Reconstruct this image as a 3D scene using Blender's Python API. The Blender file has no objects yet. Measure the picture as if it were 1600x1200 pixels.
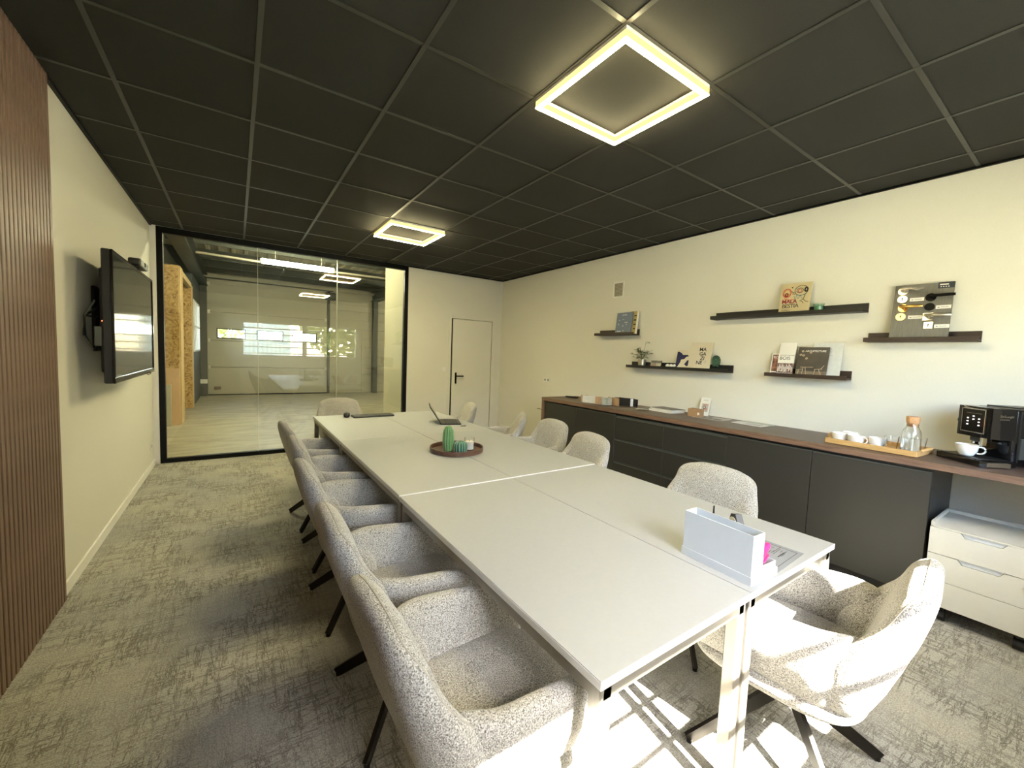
import bpy, bmesh, math, random
from mathutils import Matrix, Vector
PI = math.pi
C = bpy.context.scene.collection
sc = bpy.context.scene
random.seed(7)

# ------------------------------------------------------------------ camera, sky, sun, exposure
def make_camera():
    yaw, pitch, roll = .5974, .0684, .0384
    fwd = Vector((math.sin(yaw)*math.cos(pitch), math.cos(yaw)*math.cos(pitch), -math.sin(pitch)))
    right = Vector((math.cos(yaw), -math.sin(yaw), 0)); up = right.cross(fwd)
    r2 = math.cos(roll)*right + math.sin(roll)*up; u2 = -math.sin(roll)*right + math.cos(roll)*up
    cd = bpy.data.cameras.new('camera'); cam = bpy.data.objects.new('camera', cd); C.objects.link(cam)
    cd.sensor_fit = 'HORIZONTAL'; cd.sensor_width = 36; cd.lens = 635.58*36/1600; cd.clip_start = .02
    m = Matrix((r2, u2, -fwd)).transposed().to_4x4(); m.translation = (0, 0, 1.435)
    cam.matrix_world = m; sc.camera = cam
make_camera()
SUN_DIR = Vector((.147, .985, -1.05)).normalized()
w = bpy.data.worlds.new('sky'); sc.world = w; w.use_nodes = True
nt = w.node_tree; bg = nt.nodes['Background']
sky = nt.nodes.new('ShaderNodeTexSky'); sky.sky_type = 'NISHITA'; sky.sun_disc = False
sky.sun_elevation = math.radians(46); sky.sun_rotation = PI + .147; sky.air_density = 1.0; sky.dust_density = 1.5
nt.links.new(sky.outputs[0], bg.inputs[0]); bg.inputs[1].default_value = 1.5
sd = bpy.data.lights.new('sun', 'SUN'); sd.energy = 58; sd.angle = .0093; sd.color = (1, .93, .82)
so = bpy.data.objects.new('sun', sd); C.objects.link(so); so.rotation_euler = SUN_DIR.to_track_quat('-Z', 'Y').to_euler(); so.location = (-2, -12, 14)
sc.view_settings.view_transform = 'Standard'; sc.view_settings.look = 'None'
sc.view_settings.gamma = 1; sc.view_settings.use_curve_mapping = False
sc.view_settings.exposure = 1.78
LED_COLOR, LED_STRENGTH = (1, .87, .46), 86.0
TUBE_STRENGTH = 48.0

# ------------------------------------------------------------------ helpers
class MB:
    def __init__(s): s.bm = bmesh.new()
    def _tag(s, vs, M):
        if M is not None:
            bmesh.ops.transform(s.bm, matrix=M, verts=vs)
    def box(s, x0, x1, y0, y1, z0, z1, bev=0, seg=1, M=None):
        r = bmesh.ops.create_cube(s.bm, size=1)
        vs = r['verts']
        bmesh.ops.transform(s.bm, verts=vs, matrix=Matrix.Translation(((x0+x1)/2, (y0+y1)/2, (z0+z1)/2)) @ Matrix.Diagonal((abs(x1-x0), abs(y1-y0), abs(z1-z0), 1)))
        if M is not None: bmesh.ops.transform(s.bm, matrix=M, verts=vs)
        if bev:
            es = list({e for v in vs for e in v.link_edges})
            bmesh.ops.bevel(s.bm, geom=es, offset=bev, segments=seg, affect='EDGES', profile=.5)
        return s
    def cyl(s, p0, p1, r0, r1=None, n=16):
        r1 = r0 if r1 is None else r1
        p0, p1 = Vector(p0), Vector(p1); d = p1-p0
        r = bmesh.ops.create_cone(s.bm, cap_ends=True, segments=n, radius1=r0, radius2=max(r1, 1e-5), depth=d.length)
        q = d.to_track_quat('Z', 'Y').to_matrix().to_4x4()
        bmesh.ops.transform(s.bm, verts=r['verts'], matrix=Matrix.Translation((p0+p1)/2) @ q)
        return s
    def bar(s, p0, p1, a0, b0, a1, b1, side):
        """flat bar from p0 to p1: half-width a along the vertical-ish normal, half thickness b along side"""
        p0, p1, side = Vector(p0), Vector(p1), Vector(side).normalized()
        d = (p1-p0).normalized(); n = side.cross(d).normalized()
        vs = [s.bm.verts.new(p + sa*a*n + sb*b*side) for p, a, b in ((p0, a0, b0), (p1, a1, b1)) for sa, sb in ((-1, -1), (1, -1), (1, 1), (-1, 1))]
        f = [(3, 2, 1, 0), (4, 5, 6, 7)] + [(i, (i+1) % 4, (i+1) % 4+4, i+4) for i in range(4)]
        for q in f: s.bm.faces.new([vs[i] for i in q])
        return s
    def lathe(s, prof, n=32, c=(0, 0, 0), wave=None):
        rings = []
        for r, z in prof:
            if r < 1e-5: rings.append([s.bm.verts.new((c[0], c[1], c[2]+z))])
            else:
                ring = []
                for i in range(n):
                    a = 2*PI*i/n; k = wave(a) if wave else 1
                    ring.append(s.bm.verts.new((c[0]+r*k*math.cos(a), c[1]+r*k*math.sin(a), c[2]+z)))
                rings.append(ring)
        for A, B in zip(rings, rings[1:]):
            for i in range(n):
                j = (i+1) % n
                if len(A) == 1 and len(B) == 1: continue
                if len(A) == 1: s.bm.faces.new((A[0], B[j], B[i]))
                elif len(B) == 1: s.bm.faces.new((A[i], A[j], B[0]))
                else: s.bm.faces.new((A[i], A[j], B[j], B[i]))
        return s
    def tube(s, pts, r, n=8, close=False):
        pts = [Vector(p) for p in pts]; rings = []
        for i, p in enumerate(pts):
            if close: d = pts[(i+1) % len(pts)]-pts[i-1]
            else: d = pts[min(i+1, len(pts)-1)]-pts[max(i-1, 0)]
            d.normalize(); u = d.cross(Vector((0, 0, 1)))
            if u.length < .05: u = d.cross(Vector((1, 0, 0)))
            u.normalize(); v = u.cross(d)
            rr = r[i] if isinstance(r, (list, tuple)) else r
            rings.append([s.bm.verts.new(p+rr*(math.cos(2*PI*k/n)*u+math.sin(2*PI*k/n)*v)) for k in range(n)])
        m = len(rings)
        for i in range(m if close else m-1):
            A, B = rings[i], rings[(i+1) % m]
            for k in range(n):
                s.bm.faces.new((A[k], A[(k+1) % n], B[(k+1) % n], B[k]))
        if not close:
            s.bm.faces.new(rings[0][::-1]); s.bm.faces.new(rings[-1])
        return s
    def prism(s, pts, h, M=None):
        """polygon in XY at z=0 extruded to z=h"""
        a = [s.bm.verts.new((x, y, 0)) for x, y in pts]; b = [s.bm.verts.new((x, y, h)) for x, y in pts]
        n = len(pts); s.bm.faces.new(a[::-1]); s.bm.faces.new(b)
        for i in range(n): s.bm.faces.new((a[i], a[(i+1) % n], b[(i+1) % n], b[i]))
        if M is not None: bmesh.ops.transform(s.bm, matrix=M, verts=a+b)
        return s
    def grid(s, fn, nu, nv):
        vs = [[s.bm.verts.new(fn(i/nu, j/nv)) for j in range(nv+1)] for i in range(nu+1)]
        for i in range(nu):
            for j in range(nv): s.bm.faces.new((vs[i][j], vs[i+1][j], vs[i+1][j+1], vs[i][j+1]))
        return s
    def build(s, name, mat, parent=None, smooth=None, loc=None, rot=None):
        bmesh.ops.recalc_face_normals(s.bm, faces=s.bm.faces)
        me = bpy.data.meshes.new(name); s.bm.to_mesh(me); s.bm.free()
        if smooth is not None:
            me.shade_smooth()
            if smooth < 179: me.set_sharp_from_angle(angle=math.radians(smooth))
        me.materials.append(mat)
        o = bpy.data.objects.new(name, me); C.objects.link(o)
        if parent is not None: o.parent = parent
        if loc is not None: o.location = loc
        if rot is not None: o.rotation_euler = rot
        return o

def tag(o, label, cat, group=None):
    o['label'] = label; o['category'] = cat
    if group: o['group'] = group
    return o
def thing(name, label, cat, loc=(0, 0, 0), rot=(0, 0, 0), group=None):
    o = bpy.data.objects.new(name, None); C.objects.link(o); o.empty_display_size = .1
    o.location = loc; o.rotation_euler = rot
    return tag(o, label, cat, group)
def struct(o): o['kind'] = 'structure'; return o
def share(name, me, parent, loc=(0, 0, 0), rot=(0, 0, 0), scale=(1, 1, 1)):
    o = bpy.data.objects.new(name, me); C.objects.link(o); o.parent = parent
    o.location = loc; o.rotation_euler = rot; o.scale = scale
    return o
def copy_tree(o, parent=None):
    c = o.copy(); C.objects.link(c)
    if parent is not None: c.parent = parent
    for ch in [k for k in list(C.objects) if k.parent == o]: copy_tree(ch, c)
    return c
RW = -PI/2      # local frame of things on the right wall: X to the right, Y into the wall, Z up

def lettering(txt, size, mat, parent, loc, name='lettering', align='LEFT', rot=(PI/2, 0, 0), depth=.0004, spacing=1.0, line=1.0, bold=0.0):
    cu = bpy.data.curves.new(name, 'FONT'); cu.body = txt; cu.size = size; cu.align_x = align
    cu.extrude = depth; cu.space_character = spacing; cu.space_line = line; cu.offset = bold; cu.resolution_u = 3
    t = bpy.data.objects.new(name, cu); C.objects.link(t)
    bpy.context.view_layer.update()
    me = bpy.data.meshes.new_from_object(t.evaluated_get(bpy.context.evaluated_depsgraph_get()))
    bpy.data.objects.remove(t); bpy.data.curves.remove(cu)
    me.materials.clear(); me.materials.append(mat)
    o = bpy.data.objects.new(name, me); C.objects.link(o); o.parent = parent; o.location = loc; o.rotation_euler = rot
    return o

# ------------------------------------------------------------------ materials
def new_mat(name):
    m = bpy.data.materials.new(name); m.use_nodes = True
    return m, m.node_tree, m.node_tree.nodes['Principled BSDF']
def N(t, kind, **kw):
    n = t.nodes.new(kind)
    for k, v in kw.items():
        if k in n.inputs.keys() if not k.startswith('_') else False: n.inputs[k].default_value = v
        else: setattr(n, k.lstrip('_'), v)
    return n
def ramp(t, stops, interp='LINEAR'):
    n = t.nodes.new('ShaderNodeValToRGB'); n.color_ramp.interpolation = interp
    e = n.color_ramp.elements
    while len(e) < len(stops): e.new(.5)
    for q, (p, c) in zip(e, stops): q.position = p; q.color = (*c, 1) if len(c) == 3 else c
    return n
def coords(t, scale=(1, 1, 1), kind='Object'):
    tc = t.nodes.new('ShaderNodeTexCoord'); mp = t.nodes.new('ShaderNodeMapping'); mp.inputs['Scale'].default_value = scale
    t.links.new(tc.outputs[kind], mp.inputs[0]); return mp
def bump(t, b, height, strength=.3, dist=.002):
    n = t.nodes.new('ShaderNodeBump'); n.inputs['Strength'].default_value = strength; n.inputs['Distance'].default_value = dist
    t.links.new(height, n.inputs['Height']); t.links.new(n.outputs[0], b.inputs['Normal'])
def flat(name, col, rough=.6, metal=0, var=.05, scale=30, bmp=0, spec=None, coat=0):
    m, t, b = new_mat(name)
    mp = coords(t); nz = N(t, 'ShaderNodeTexNoise', Scale=scale, Detail=3.0); t.links.new(mp.outputs[0], nz.inputs['Vector'])
    lo = tuple(max(0, c*(1-var)) for c in col); hi = tuple(min(1, c*(1+var)) for c in col)
    r = ramp(t, [(.3, lo), (.7, hi)]); t.links.new(nz.outputs[0], r.inputs[0]); t.links.new(r.outputs[0], b.inputs['Base Color'])
    b.inputs['Roughness'].default_value = rough; b.inputs['Metallic'].default_value = metal
    if spec is not None: b.inputs['Specular IOR Level'].default_value = spec
    if coat: b.inputs['Coat Weight'].default_value = coat
    if bmp: bump(t, b, nz.outputs[0], bmp)
    return m
def wood(name, c0, c1, scale=(1, 12, 12), rough=.5, bmp=.1):
    m, t, b = new_mat(name)
    mp = coords(t, scale); nz = N(t, 'ShaderNodeTexNoise', Scale=6.0, Detail=6.0, Roughness=.65, Distortion=.6); t.links.new(mp.outputs[0], nz.inputs['Vector'])
    r = ramp(t, [(.3, c0), (.72, c1)]); t.links.new(nz.outputs[0], r.inputs[0]); t.links.new(r.outputs[0], b.inputs['Base Color'])
    b.inputs['Roughness'].default_value = rough
    if bmp: bump(t, b, nz.outputs[0], bmp, .001)
    return m
def emit(name, col, s):
    m = bpy.data.materials.new(name); m.use_nodes = True; t = m.node_tree; t.nodes.clear()
    o = t.nodes.new('ShaderNodeOutputMaterial'); e = t.nodes.new('ShaderNodeEmission'); e.inputs[0].default_value = (*col, 1); e.inputs[1].default_value = s
    t.links.new(e.outputs[0], o.inputs[0]); return m
def pane_mat(name, tint=(1, 1, 1), ior=1.5, rough=0):
    m = bpy.data.materials.new(name); m.use_nodes = True; t = m.node_tree; t.nodes.clear()
    o = t.nodes.new('ShaderNodeOutputMaterial'); mx = t.nodes.new('ShaderNodeMixShader'); tr = t.nodes.new('ShaderNodeBsdfTransparent'); gl = t.nodes.new('ShaderNodeBsdfGlossy'); fr = t.nodes.new('ShaderNodeFresnel')
    tr.inputs[0].default_value = (*tint, 1); gl.inputs['Roughness'].default_value = rough; fr.inputs[0].default_value = ior
    ge = t.nodes.new('ShaderNodeNewGeometry'); io = t.nodes.new('ShaderNodeMapRange'); io.inputs['To Min'].default_value = ior; io.inputs['To Max'].default_value = 1/ior      # same reflectance from both faces of the pane
    t.links.new(ge.outputs['Backfacing'], io.inputs['Value']); t.links.new(io.outputs[0], fr.inputs[0])
    t.links.new(fr.outputs[0], mx.inputs[0]); t.links.new(tr.outputs[0], mx.inputs[1]); t.links.new(gl.outputs[0], mx.inputs[2]); t.links.new(mx.outputs[0], o.inputs[0])
    return m
def glass_mat(name, col=(1, 1, 1), rough=0.0):
    m, t, b = new_mat(name); b.inputs['Base Color'].default_value = (*col, 1); b.inputs['Transmission Weight'].default_value = 1; b.inputs['Roughness'].default_value = rough; b.inputs['IOR'].default_value = 1.45
    return m

def fabric():
    m, t, b = new_mat('boucle_fabric')
    mp = coords(t)
    n1 = N(t, 'ShaderNodeTexNoise', Scale=300.0, Detail=3.0, Roughness=.6); n2 = N(t, 'ShaderNodeTexVoronoi', Scale=260.0); n3 = N(t, 'ShaderNodeTexNoise', Scale=9.0, Detail=2.0)
    for n in (n1, n2, n3): t.links.new(mp.outputs[0], n.inputs['Vector'])
    r = ramp(t, [(.34, (.085, .08, .074)), (.45, (.265, .25, .23)), (.56, (.45, .43, .40)), (.70, (.63, .61, .58))]); t.links.new(n1.outputs[0], r.inputs[0])
    mx = N(t, 'ShaderNodeMix', _data_type='RGBA', _blend_type='MULTIPLY'); mx.inputs[0].default_value = .35
    r3 = ramp(t, [(.3, (.8, .8, .8)), (.7, (1.1, 1.1, 1.1))]); t.links.new(n3.outputs[0], r3.inputs[0])
    t.links.new(r.outputs[0], mx.inputs[6]); t.links.new(r3.outputs[0], mx.inputs[7]); t.links.new(mx.outputs[2], b.inputs['Base Color'])
    b.inputs['Roughness'].default_value = .95; b.inputs['Specular IOR Level'].default_value = .15; b.inputs['Sheen Weight'].default_value = .25
    bump(t, b, n2.outputs[0], .55, .003)
    return m
def carpet_mat():
    m, t, b = new_mat('carpet')
    tc = t.nodes.new('ShaderNodeTexCoord')
    fine = N(t, 'ShaderNodeTexNoise', Scale=170.0, Detail=3.0, Roughness=.7); t.links.new(tc.outputs['Object'], fine.inputs['Vector'])
    blot = N(t, 'ShaderNodeTexNoise', Scale=1.1, Detail=3.0); t.links.new(tc.outputs['Object'], blot.inputs['Vector'])
    patch = N(t, 'ShaderNodeTexNoise', Scale=3.2, Detail=2.0); t.links.new(tc.outputs['Object'], patch.inputs['Vector'])
    outs = []
    for sx, sy, sc_ in ((3.5, 30, 1.0), (30, 3.5, 1.0)):
        mp = t.nodes.new('ShaderNodeMapping'); mp.inputs['Scale'].default_value = (sx, sy, 1); t.links.new(tc.outputs['Object'], mp.inputs[0])
        n = N(t, 'ShaderNodeTexNoise', Scale=sc_, Detail=5.0, Roughness=.72, Distortion=.5); t.links.new(mp.outputs[0], n.inputs['Vector']); outs.append(n)
    lines = []
    for n in outs:
        # thin dark scratches where the stretched noise crosses its middle
        a = N(t, 'ShaderNodeMath', _operation='SUBTRACT'); a.inputs[1].default_value = .53; t.links.new(n.outputs[0], a.inputs[0])
        c = N(t, 'ShaderNodeMath', _operation='ABSOLUTE'); t.links.new(a.outputs[0], c.inputs[0])
        r = ramp(t, [(0, (1, 1, 1)), (.034, (0, 0, 0))]); t.links.new(c.outputs[0], r.inputs[0]); lines.append(r)
    mx = N(t, 'ShaderNodeMath', _operation='MAXIMUM'); t.links.new(lines[0].outputs[0], mx.inputs[0]); t.links.new(lines[1].outputs[0], mx.inputs[1])
    pr = ramp(t, [(.38, (.25, .25, .25)), (.55, (1, 1, 1))]); t.links.new(patch.outputs[0], pr.inputs[0])
    ml = N(t, 'ShaderNodeMath', _operation='MULTIPLY'); t.links.new(mx.outputs[0], ml.inputs[0]); t.links.new(pr.outputs[0], ml.inputs[1])
    base = ramp(t, [(.3, (.245, .235, .208)), (.5, (.425, .408, .368)), (.7, (.60, .58, .53))]); t.links.new(fine.outputs[0], base.inputs[0])
    bl = ramp(t, [(.35, (.86, .87, .9)), (.65, (1.08, 1.06, 1.0))]); t.links.new(blot.outputs[0], bl.inputs[0])
    m1 = N(t, 'ShaderNodeMix', _data_type='RGBA', _blend_type='MULTIPLY'); m1.inputs[0].default_value = 1
    t.links.new(base.outputs[0], m1.inputs[6]); t.links.new(bl.outputs[0], m1.inputs[7])
    m2 = N(t, 'ShaderNodeMix', _data_type='RGBA', _blend_type='MIX'); sc2 = N(t, 'ShaderNodeMath', _operation='MULTIPLY'); sc2.inputs[1].default_value = .8
    t.links.new(ml.outputs[0], sc2.inputs[0]); t.links.new(sc2.outputs[0], m2.inputs[0]); t.links.new(m1.outputs[2], m2.inputs[6]); m2.inputs[7].default_value = (.075, .068, .05, 1)
    t.links.new(m2.outputs[2], b.inputs['Base Color'])
    b.inputs['Roughness'].default_value = 1; b.inputs['Specular IOR Level'].default_value = .05
    bump(t, b, fine.outputs[0], .5, .003)
    return m
def osb_mat():
    m, t, b = new_mat('strand_board')
    mp = coords(t); v = N(t, 'ShaderNodeTexVoronoi', Scale=14.0); v.inputs['Randomness'].default_value = 1
    n = N(t, 'ShaderNodeTexNoise', Scale=9.0, Detail=6.0, Distortion=2.5); t.links.new(mp.outputs[0], n.inputs['Vector'])
    t.links.new(mp.outputs[0], v.inputs['Vector'])
    r = ramp(t, [(.32, (.22, .11, .03)), (.48, (.48, .29, .10)), (.62, (.62, .42, .18))]); t.links.new(n.outputs[0], r.inputs[0])
    mx = N(t, 'ShaderNodeMix', _data_type='RGBA', _blend_type='OVERLAY'); mx.inputs[0].default_value = .35
    t.links.new(r.outputs[0], mx.inputs[6]); t.links.new(v.outputs['Color'], mx.inputs[7])
    hs = N(t, 'ShaderNodeHueSaturation'); t.links.new(r.outputs[0], hs.inputs['Color']); t.links.new(hs.outputs[0], b.inputs['Base Color'])
    b.inputs['Roughness'].default_value = .8
    return m
def concrete():
    m, t, b = new_mat('warehouse_concrete')
    mp = coords(t, (1, 3, 1)); n = N(t, 'ShaderNodeTexNoise', Scale=1.6, Detail=8.0, Roughness=.65); t.links.new(mp.outputs[0], n.inputs['Vector'])
    r = ramp(t, [(.3, (.26, .225, .15)), (.55, (.42, .375, .265)), (.75, (.52, .47, .35))]); t.links.new(n.outputs[0], r.inputs[0]); t.links.new(r.outputs[0], b.inputs['Base Color'])
    b.inputs['Roughness'].default_value = .42
    return m

M_wall = flat('painted_wall', (.70, .675, .60), .85, var=.012, scale=120, bmp=.05)
M_white = flat('white_paint', (.78, .76, .72), .5, var=.01)
M_tile = flat('ceiling_tile_black', (.0125, .0115, .009), .9, var=.25, scale=300, bmp=.3)
M_tee = flat('grid_tee', (.022, .021, .0175), .4, var=.04)
M_black = flat('black_metal', (.004, .004, .004), .45, var=.1, spec=.15)
M_legs = flat('dark_bronze_metal', (.02, .017, .014), .35, metal=.6)
M_carpet = carpet_mat()
M_fab = fabric()
M_seam = flat('seam_thread', (.36, .33, .28), .9)
M_table = flat('white_laminate', (.315, .322, .335), .5, var=.012, scale=60)
M_litedge = flat('table_edge_lit', (.66, .66, .65), .45, var=.01)  # paler than the top: window light on the edges put into the colour
M_frame = flat('table_metal', (.21, .19, .16), .4, metal=.35, var=.04)
M_walnut = wood('dark_walnut', (.058, .036, .026), (.135, .088, .064), (14, 1, 14), .42)
M_walnutv = wood('walnut_edge', (.10, .055, .035), (.22, .13, .085), (14, 1, 14), .5)
M_slat = wood('slat_walnut', (.10, .06, .042), (.26, .165, .118), (20, 20, .8), .5)
M_slatback = flat('slat_backing', (.022, .014, .010), .9)
M_cab = flat('cabinet_front', (.026, .0245, .020), .42, var=.05, scale=200)
M_cabin = flat('cabinet_black', (.009, .009, .010), .3, var=.05)
M_ledgeb = flat('ledge_black', (.010, .009, .009), .5)
M_ledgew = wood('ledge_wood', (.022, .013, .009), (.055, .033, .023), (1, 20, 20), .5)
M_paper = flat('paper_white', (.78, .76, .72), .8, var=.01)
M_ink = flat('ink_black', (.01, .01, .012), .7)
M_grey = flat('ink_grey', (.3, .3, .3), .7)
M_navy = flat('ink_navy', (.010, .012, .075), .7)
M_plast = flat('organiser_plastic', (.58, .61, .64), .45, var=.01)
M_blackplast = flat('black_plastic', (.010, .010, .011), .35)
M_gloss = flat('gloss_black', (.006, .006, .007), .08, var=.02)
M_steel = flat('brushed_steel', (.62, .58, .52), .28, metal=1)
M_chrome = flat('chrome', (.8, .8, .8), .1, metal=1)
M_brass = flat('brass', (.75, .48, .16), .28, metal=1)
M_pane = pane_mat('partition_glass', (.97, .985, .965))
M_win = pane_mat('window_glass', (.96, .98, .97))
M_glass = glass_mat('clear_glass')
M_green = glass_mat('green_glass', (.16, .32, .22))
M_greenl = glass_mat('pale_green_glass', (.62, .85, .72))
M_cer = flat('white_ceramic', (.80, .79, .76), .2, var=.01)
M_bamboo = wood('bamboo', (.46, .26, .09), (.66, .42, .17), (2, 20, 20), .45)
M_cork = flat('cork', (.52, .28, .13), .8, var=.15, scale=120)
M_cact = flat('glazed_green', (.09, .22, .09), .25, var=.2, scale=20)
M_cact2 = flat('glazed_dark_green', (.045, .13, .09), .15, var=.15, scale=20)
M_traywood = wood('tray_walnut', (.06, .028, .018), (.13, .068, .045), (3, 14, 14), .4)
M_wax = flat('candle_wax', (.75, .73, .66), .6)
M_leaf = flat('leaf_green', (.045, .075, .02), .6, var=.3, scale=15)
M_pink = flat('pink_plastic', (.85, .03, .18), .35)
M_led = emit('led_diffuser', LED_COLOR, LED_STRENGTH)
M_ledside = emit('led_side_glow', (1, .60, .16), .8)
M_tube = emit('tube_light', (1, .92, .64), TUBE_STRENGTH)
M_osb = osb_mat()
M_pine = wood('pine', (.50, .34, .15), (.68, .50, .26), (8, 8, 1), .7)
M_conc = concrete()
M_clad = flat('pale_cladding', (.40, .37, .285), .55, var=.03)
M_steelg = flat('steel_grey_green', (.055, .06, .05), .6, var=.1)
M_deck = flat('roof_deck', (.40, .38, .29), .55, var=.06)
M_bluegrey = flat('blue_grey_panel', (.085, .105, .11), .6)
M_wwall = flat('store_wall', (.50, .47, .34), .8, var=.02)

# ------------------------------------------------------------------ room shell
XL, XR, YF, YB, H = -.804, 3.98, -.6, 6.27, 2.769
struct(MB().box(XL-.1, XR+.1, YF-.1, YB+.06, -.12, 0).build('floor', M_carpet))
struct(MB().box(XL-.14, XL, YF-.12, YB+.1, 0, 3.1).build('wall_left', M_wall))
struct(MB().box(XR, XR+.14, YF-.12, YB+.1, 0, 3.1).build('wall_right', M_wall))
DX0, DX1, DZ = 2.995, 3.79, 2.03           # door opening in the back wall
mb = MB(); mb.box(2.235, DX0, YB, YB+.1, 0, 3.1); mb.box(DX1, XR, YB, YB+.1, 0, 3.1); mb.box(DX0, DX1, YB, YB+.1, DZ, 3.1); mb.box(XL-.14, XR+.14, YB, YB+.1, 3.1, 3.75); mb.box(XL, 2.235, YB, YB+.1, H, 3.1); mb.box(XL, -.752, YB, YB+.1, 0, H)
struct(mb.build('wall_back', M_wall))
WX0, WX1, WZ0, WZ1 = .11, 3.13, 1.14, 2.14
mb = MB(); mb.box(XL, WX0, YF-.2, YF, 0, 3.1); mb.box(WX1, XR, YF-.2, YF, 0, 3.1); mb.box(WX0, WX1, YF-.2, YF, 0, WZ0); mb.box(WX0, WX1, YF-.2, YF, WZ1, 3.1)
struct(mb.build('wall_front', M_wall))
# window behind the camera, with its security bars
wn = struct(thing('window_1', '', '')); del wn['label']; del wn['category']
mb = MB(); ym = YF-.10
for x0, x1 in ((WX0, WX0+.06), (WX1-.06, WX1), (1.60, 1.72)): mb.box(x0, x1, ym-.035, ym+.035, WZ0, WZ1, .004)
mb.box(WX0, WX1, ym-.035, ym+.035, WZ0, WZ0+.07, .004); mb.box(WX0, WX1, ym-.035, ym+.035, WZ1-.07, WZ1, .004)
mb.build('window_frame', M_white, wn)
for x0, x1 in ((WX0+.06, 1.60), (1.72, WX1-.06)): MB().box(x0, x1, ym-.003, ym+.003, WZ0+.07, WZ1-.07).build('pane', M_win, wn)
MB().box(WX0-.03, WX1+.03, YF-.2, YF+.04, WZ0-.03, WZ0, .004).build('window_sill', M_white, wn)
for z in (1.255, 1.43, 1.605, 1.78, 1.95): MB().cyl((WX0-.05, YF-.235, z), (WX1+.05, YF-.235, z), .016, n=10).build('security_bar', M_steelg, wn, 60)

# ceiling: plenum slab, tees, one object per tile
ce = struct(thing('ceiling', '', '')); del ce['label']; del ce['category']
MB().box(XL-.1, XR+.1, YF-.1, YB+.1, 2.95, 3.1).build('plenum_slab', M_black, ce)
gx = [XL]+[-.5075+.6*i for i in range(8)]+[XR]; gy = [YF]+[-.6125+.6*i for i in range(1, 12)]+[YB]
LIGHTS = ((1.2925, 1.1875), (1.2925, 4.1875))          # lower-left tile corners carrying the led frames
tile_mesh = {}
for i in range(len(gx)-1):
    for j in range(len(gy)-1):
        wx, wy = gx[i+1]-gx[i], gy[j+1]-gy[j]; key = (round(wx, 3), round(wy, 3))
        if wx < .04 or wy < .04: continue
        if key not in tile_mesh:
            o = MB().box(0, wx-.006, 0, wy-.006, 0, .018, .003).build('ceiling_tile', M_tile, ce); tile_mesh[key] = o.data; o.location = (gx[i]+.003, gy[j]+.003, H+.004)
        else: share('ceiling_tile', tile_mesh[key], ce, (gx[i]+.003, gy[j]+.003, H+.004))
for x in gx[1:-1]: MB().box(x-.0105, x+.0105, YF, YB, H-.001, H+.006).build('tee', M_tee, ce)
for y in gy[1:-1]: MB().box(XL, XR, y-.0105, y+.0105, H, H+.0055).build('tee', M_tee, ce)
for nm, b in (('trim_1', (XL, XL+.02, YF, YB)), ('trim_2', (XR-.02, XR, YF, YB)), ('trim_3', (2.235, XR, YB-.02, YB))):
    struct(MB().box(b[0], b[1], b[2], b[3], H-.012, H+.002).build(nm, M_black))
mb = MB(); mb.box(XL, XL+.012, 3.13, YB, 0, .075, .003); struct(mb.build('baseboard_left', M_white))
mb = MB(); mb.box(XR-.012, XR, YF, YB, 0, .075, .003); struct(mb.build('baseboard_right', M_white))
mb = MB(); mb.box(2.235, DX0-.05, YB-.012, YB, 0, .075, .003); mb.box(DX1+.05, XR-.012, YB-.012, YB, 0, .075, .003); struct(mb.build('baseboard_back', M_white))
struct(MB().box(-.804, -.752, YB-.035, YB, 0, H).build('trim_4', M_white))

# slatted wood panelling, every slat a piece
sp = struct(thing('trim_5', '', '')); del sp['label']; del sp['category']
MB().box(XL, XL+.008, YF, 3.135, 0, H).build('backing', M_slatback, sp)
sl = None; y = 3.13
while y > YF+.03:
    if sl is None: sl = MB().box(0, .016, -.029, 0, .002, H-.002, .002).build('slat', M_slat, sp, loc=(XL+.008, y, 0))
    else: share('slat', sl.data, sp, (XL+.008, y, 0))
    y -= .042

# door in the back wall
dr = struct(thing('door_1', '', '')); del dr['label']; del dr['category']; dr.location = (DX0, YB, 0)
MB().box(.03, DX1-DX0-.006, .0, .04, .008, DZ-.006, .002).build('door_leaf', M_wall, dr)
mb = MB(); mb.box(-.045, 0, -.008, .06, 0, DZ+.045, .002); mb.box(DX1-DX0, DX1-DX0+.045, -.008, .06, 0, DZ+.045, .002); mb.box(0, DX1-DX0, -.008, .06, DZ, DZ+.045, .002); mb.build('door_frame', M_wall, dr)
MB().box(.001, .027, .012, .05, 0, DZ).build('gap_strip', M_black, dr)  # black strip stands in for the dark gap beside the leaf
h = MB().box(.085, .118, -.012, 0, .93, 1.12, .004).build('handle_plate', M_black, dr)
MB().cyl((.10, -.05, 1.06), (.10, -.008, 1.06), .009).build('handle_neck', M_black, h, 60)
MB().tube([(.10, -.05, 1.06), (.12, -.052, 1.06), (.225, -.05, 1.06)], .0095, 10).build('lever', M_black, h, 60)

# glass partition
gp = struct(thing('window_2', '', '')); del gp['label']; del gp['category']
mb = MB(); y0, y1 = YB-.01, YB+.06
mb.box(-.752, -.695, y0, y1, 0, H); mb.box(2.178, 2.235, y0, y1, 0, H); mb.box(-.695, 2.178, y0, y1, 2.70, H); mb.box(-.695, 2.178, y0, y1, 0, .05); mb.build('window_frame', M_black, gp)
for x0, x1 in ((-.695, .2385), (.2415, 1.2), (1.203, 2.178)): 
    for yy in (YB+.002, YB+.044): MB().box(x0, x1, yy, yy+.006, .05, 2.70).build('pane', M_pane, gp)
M_joint = flat('glazing_joint', (.65, .66, .58), .3)
for x in (.24, 1.2015): MB().box(x-.0015, x+.0015, YB+.001, YB+.051, .05, 2.70).build('glazing_joint', M_joint, gp)

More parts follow.
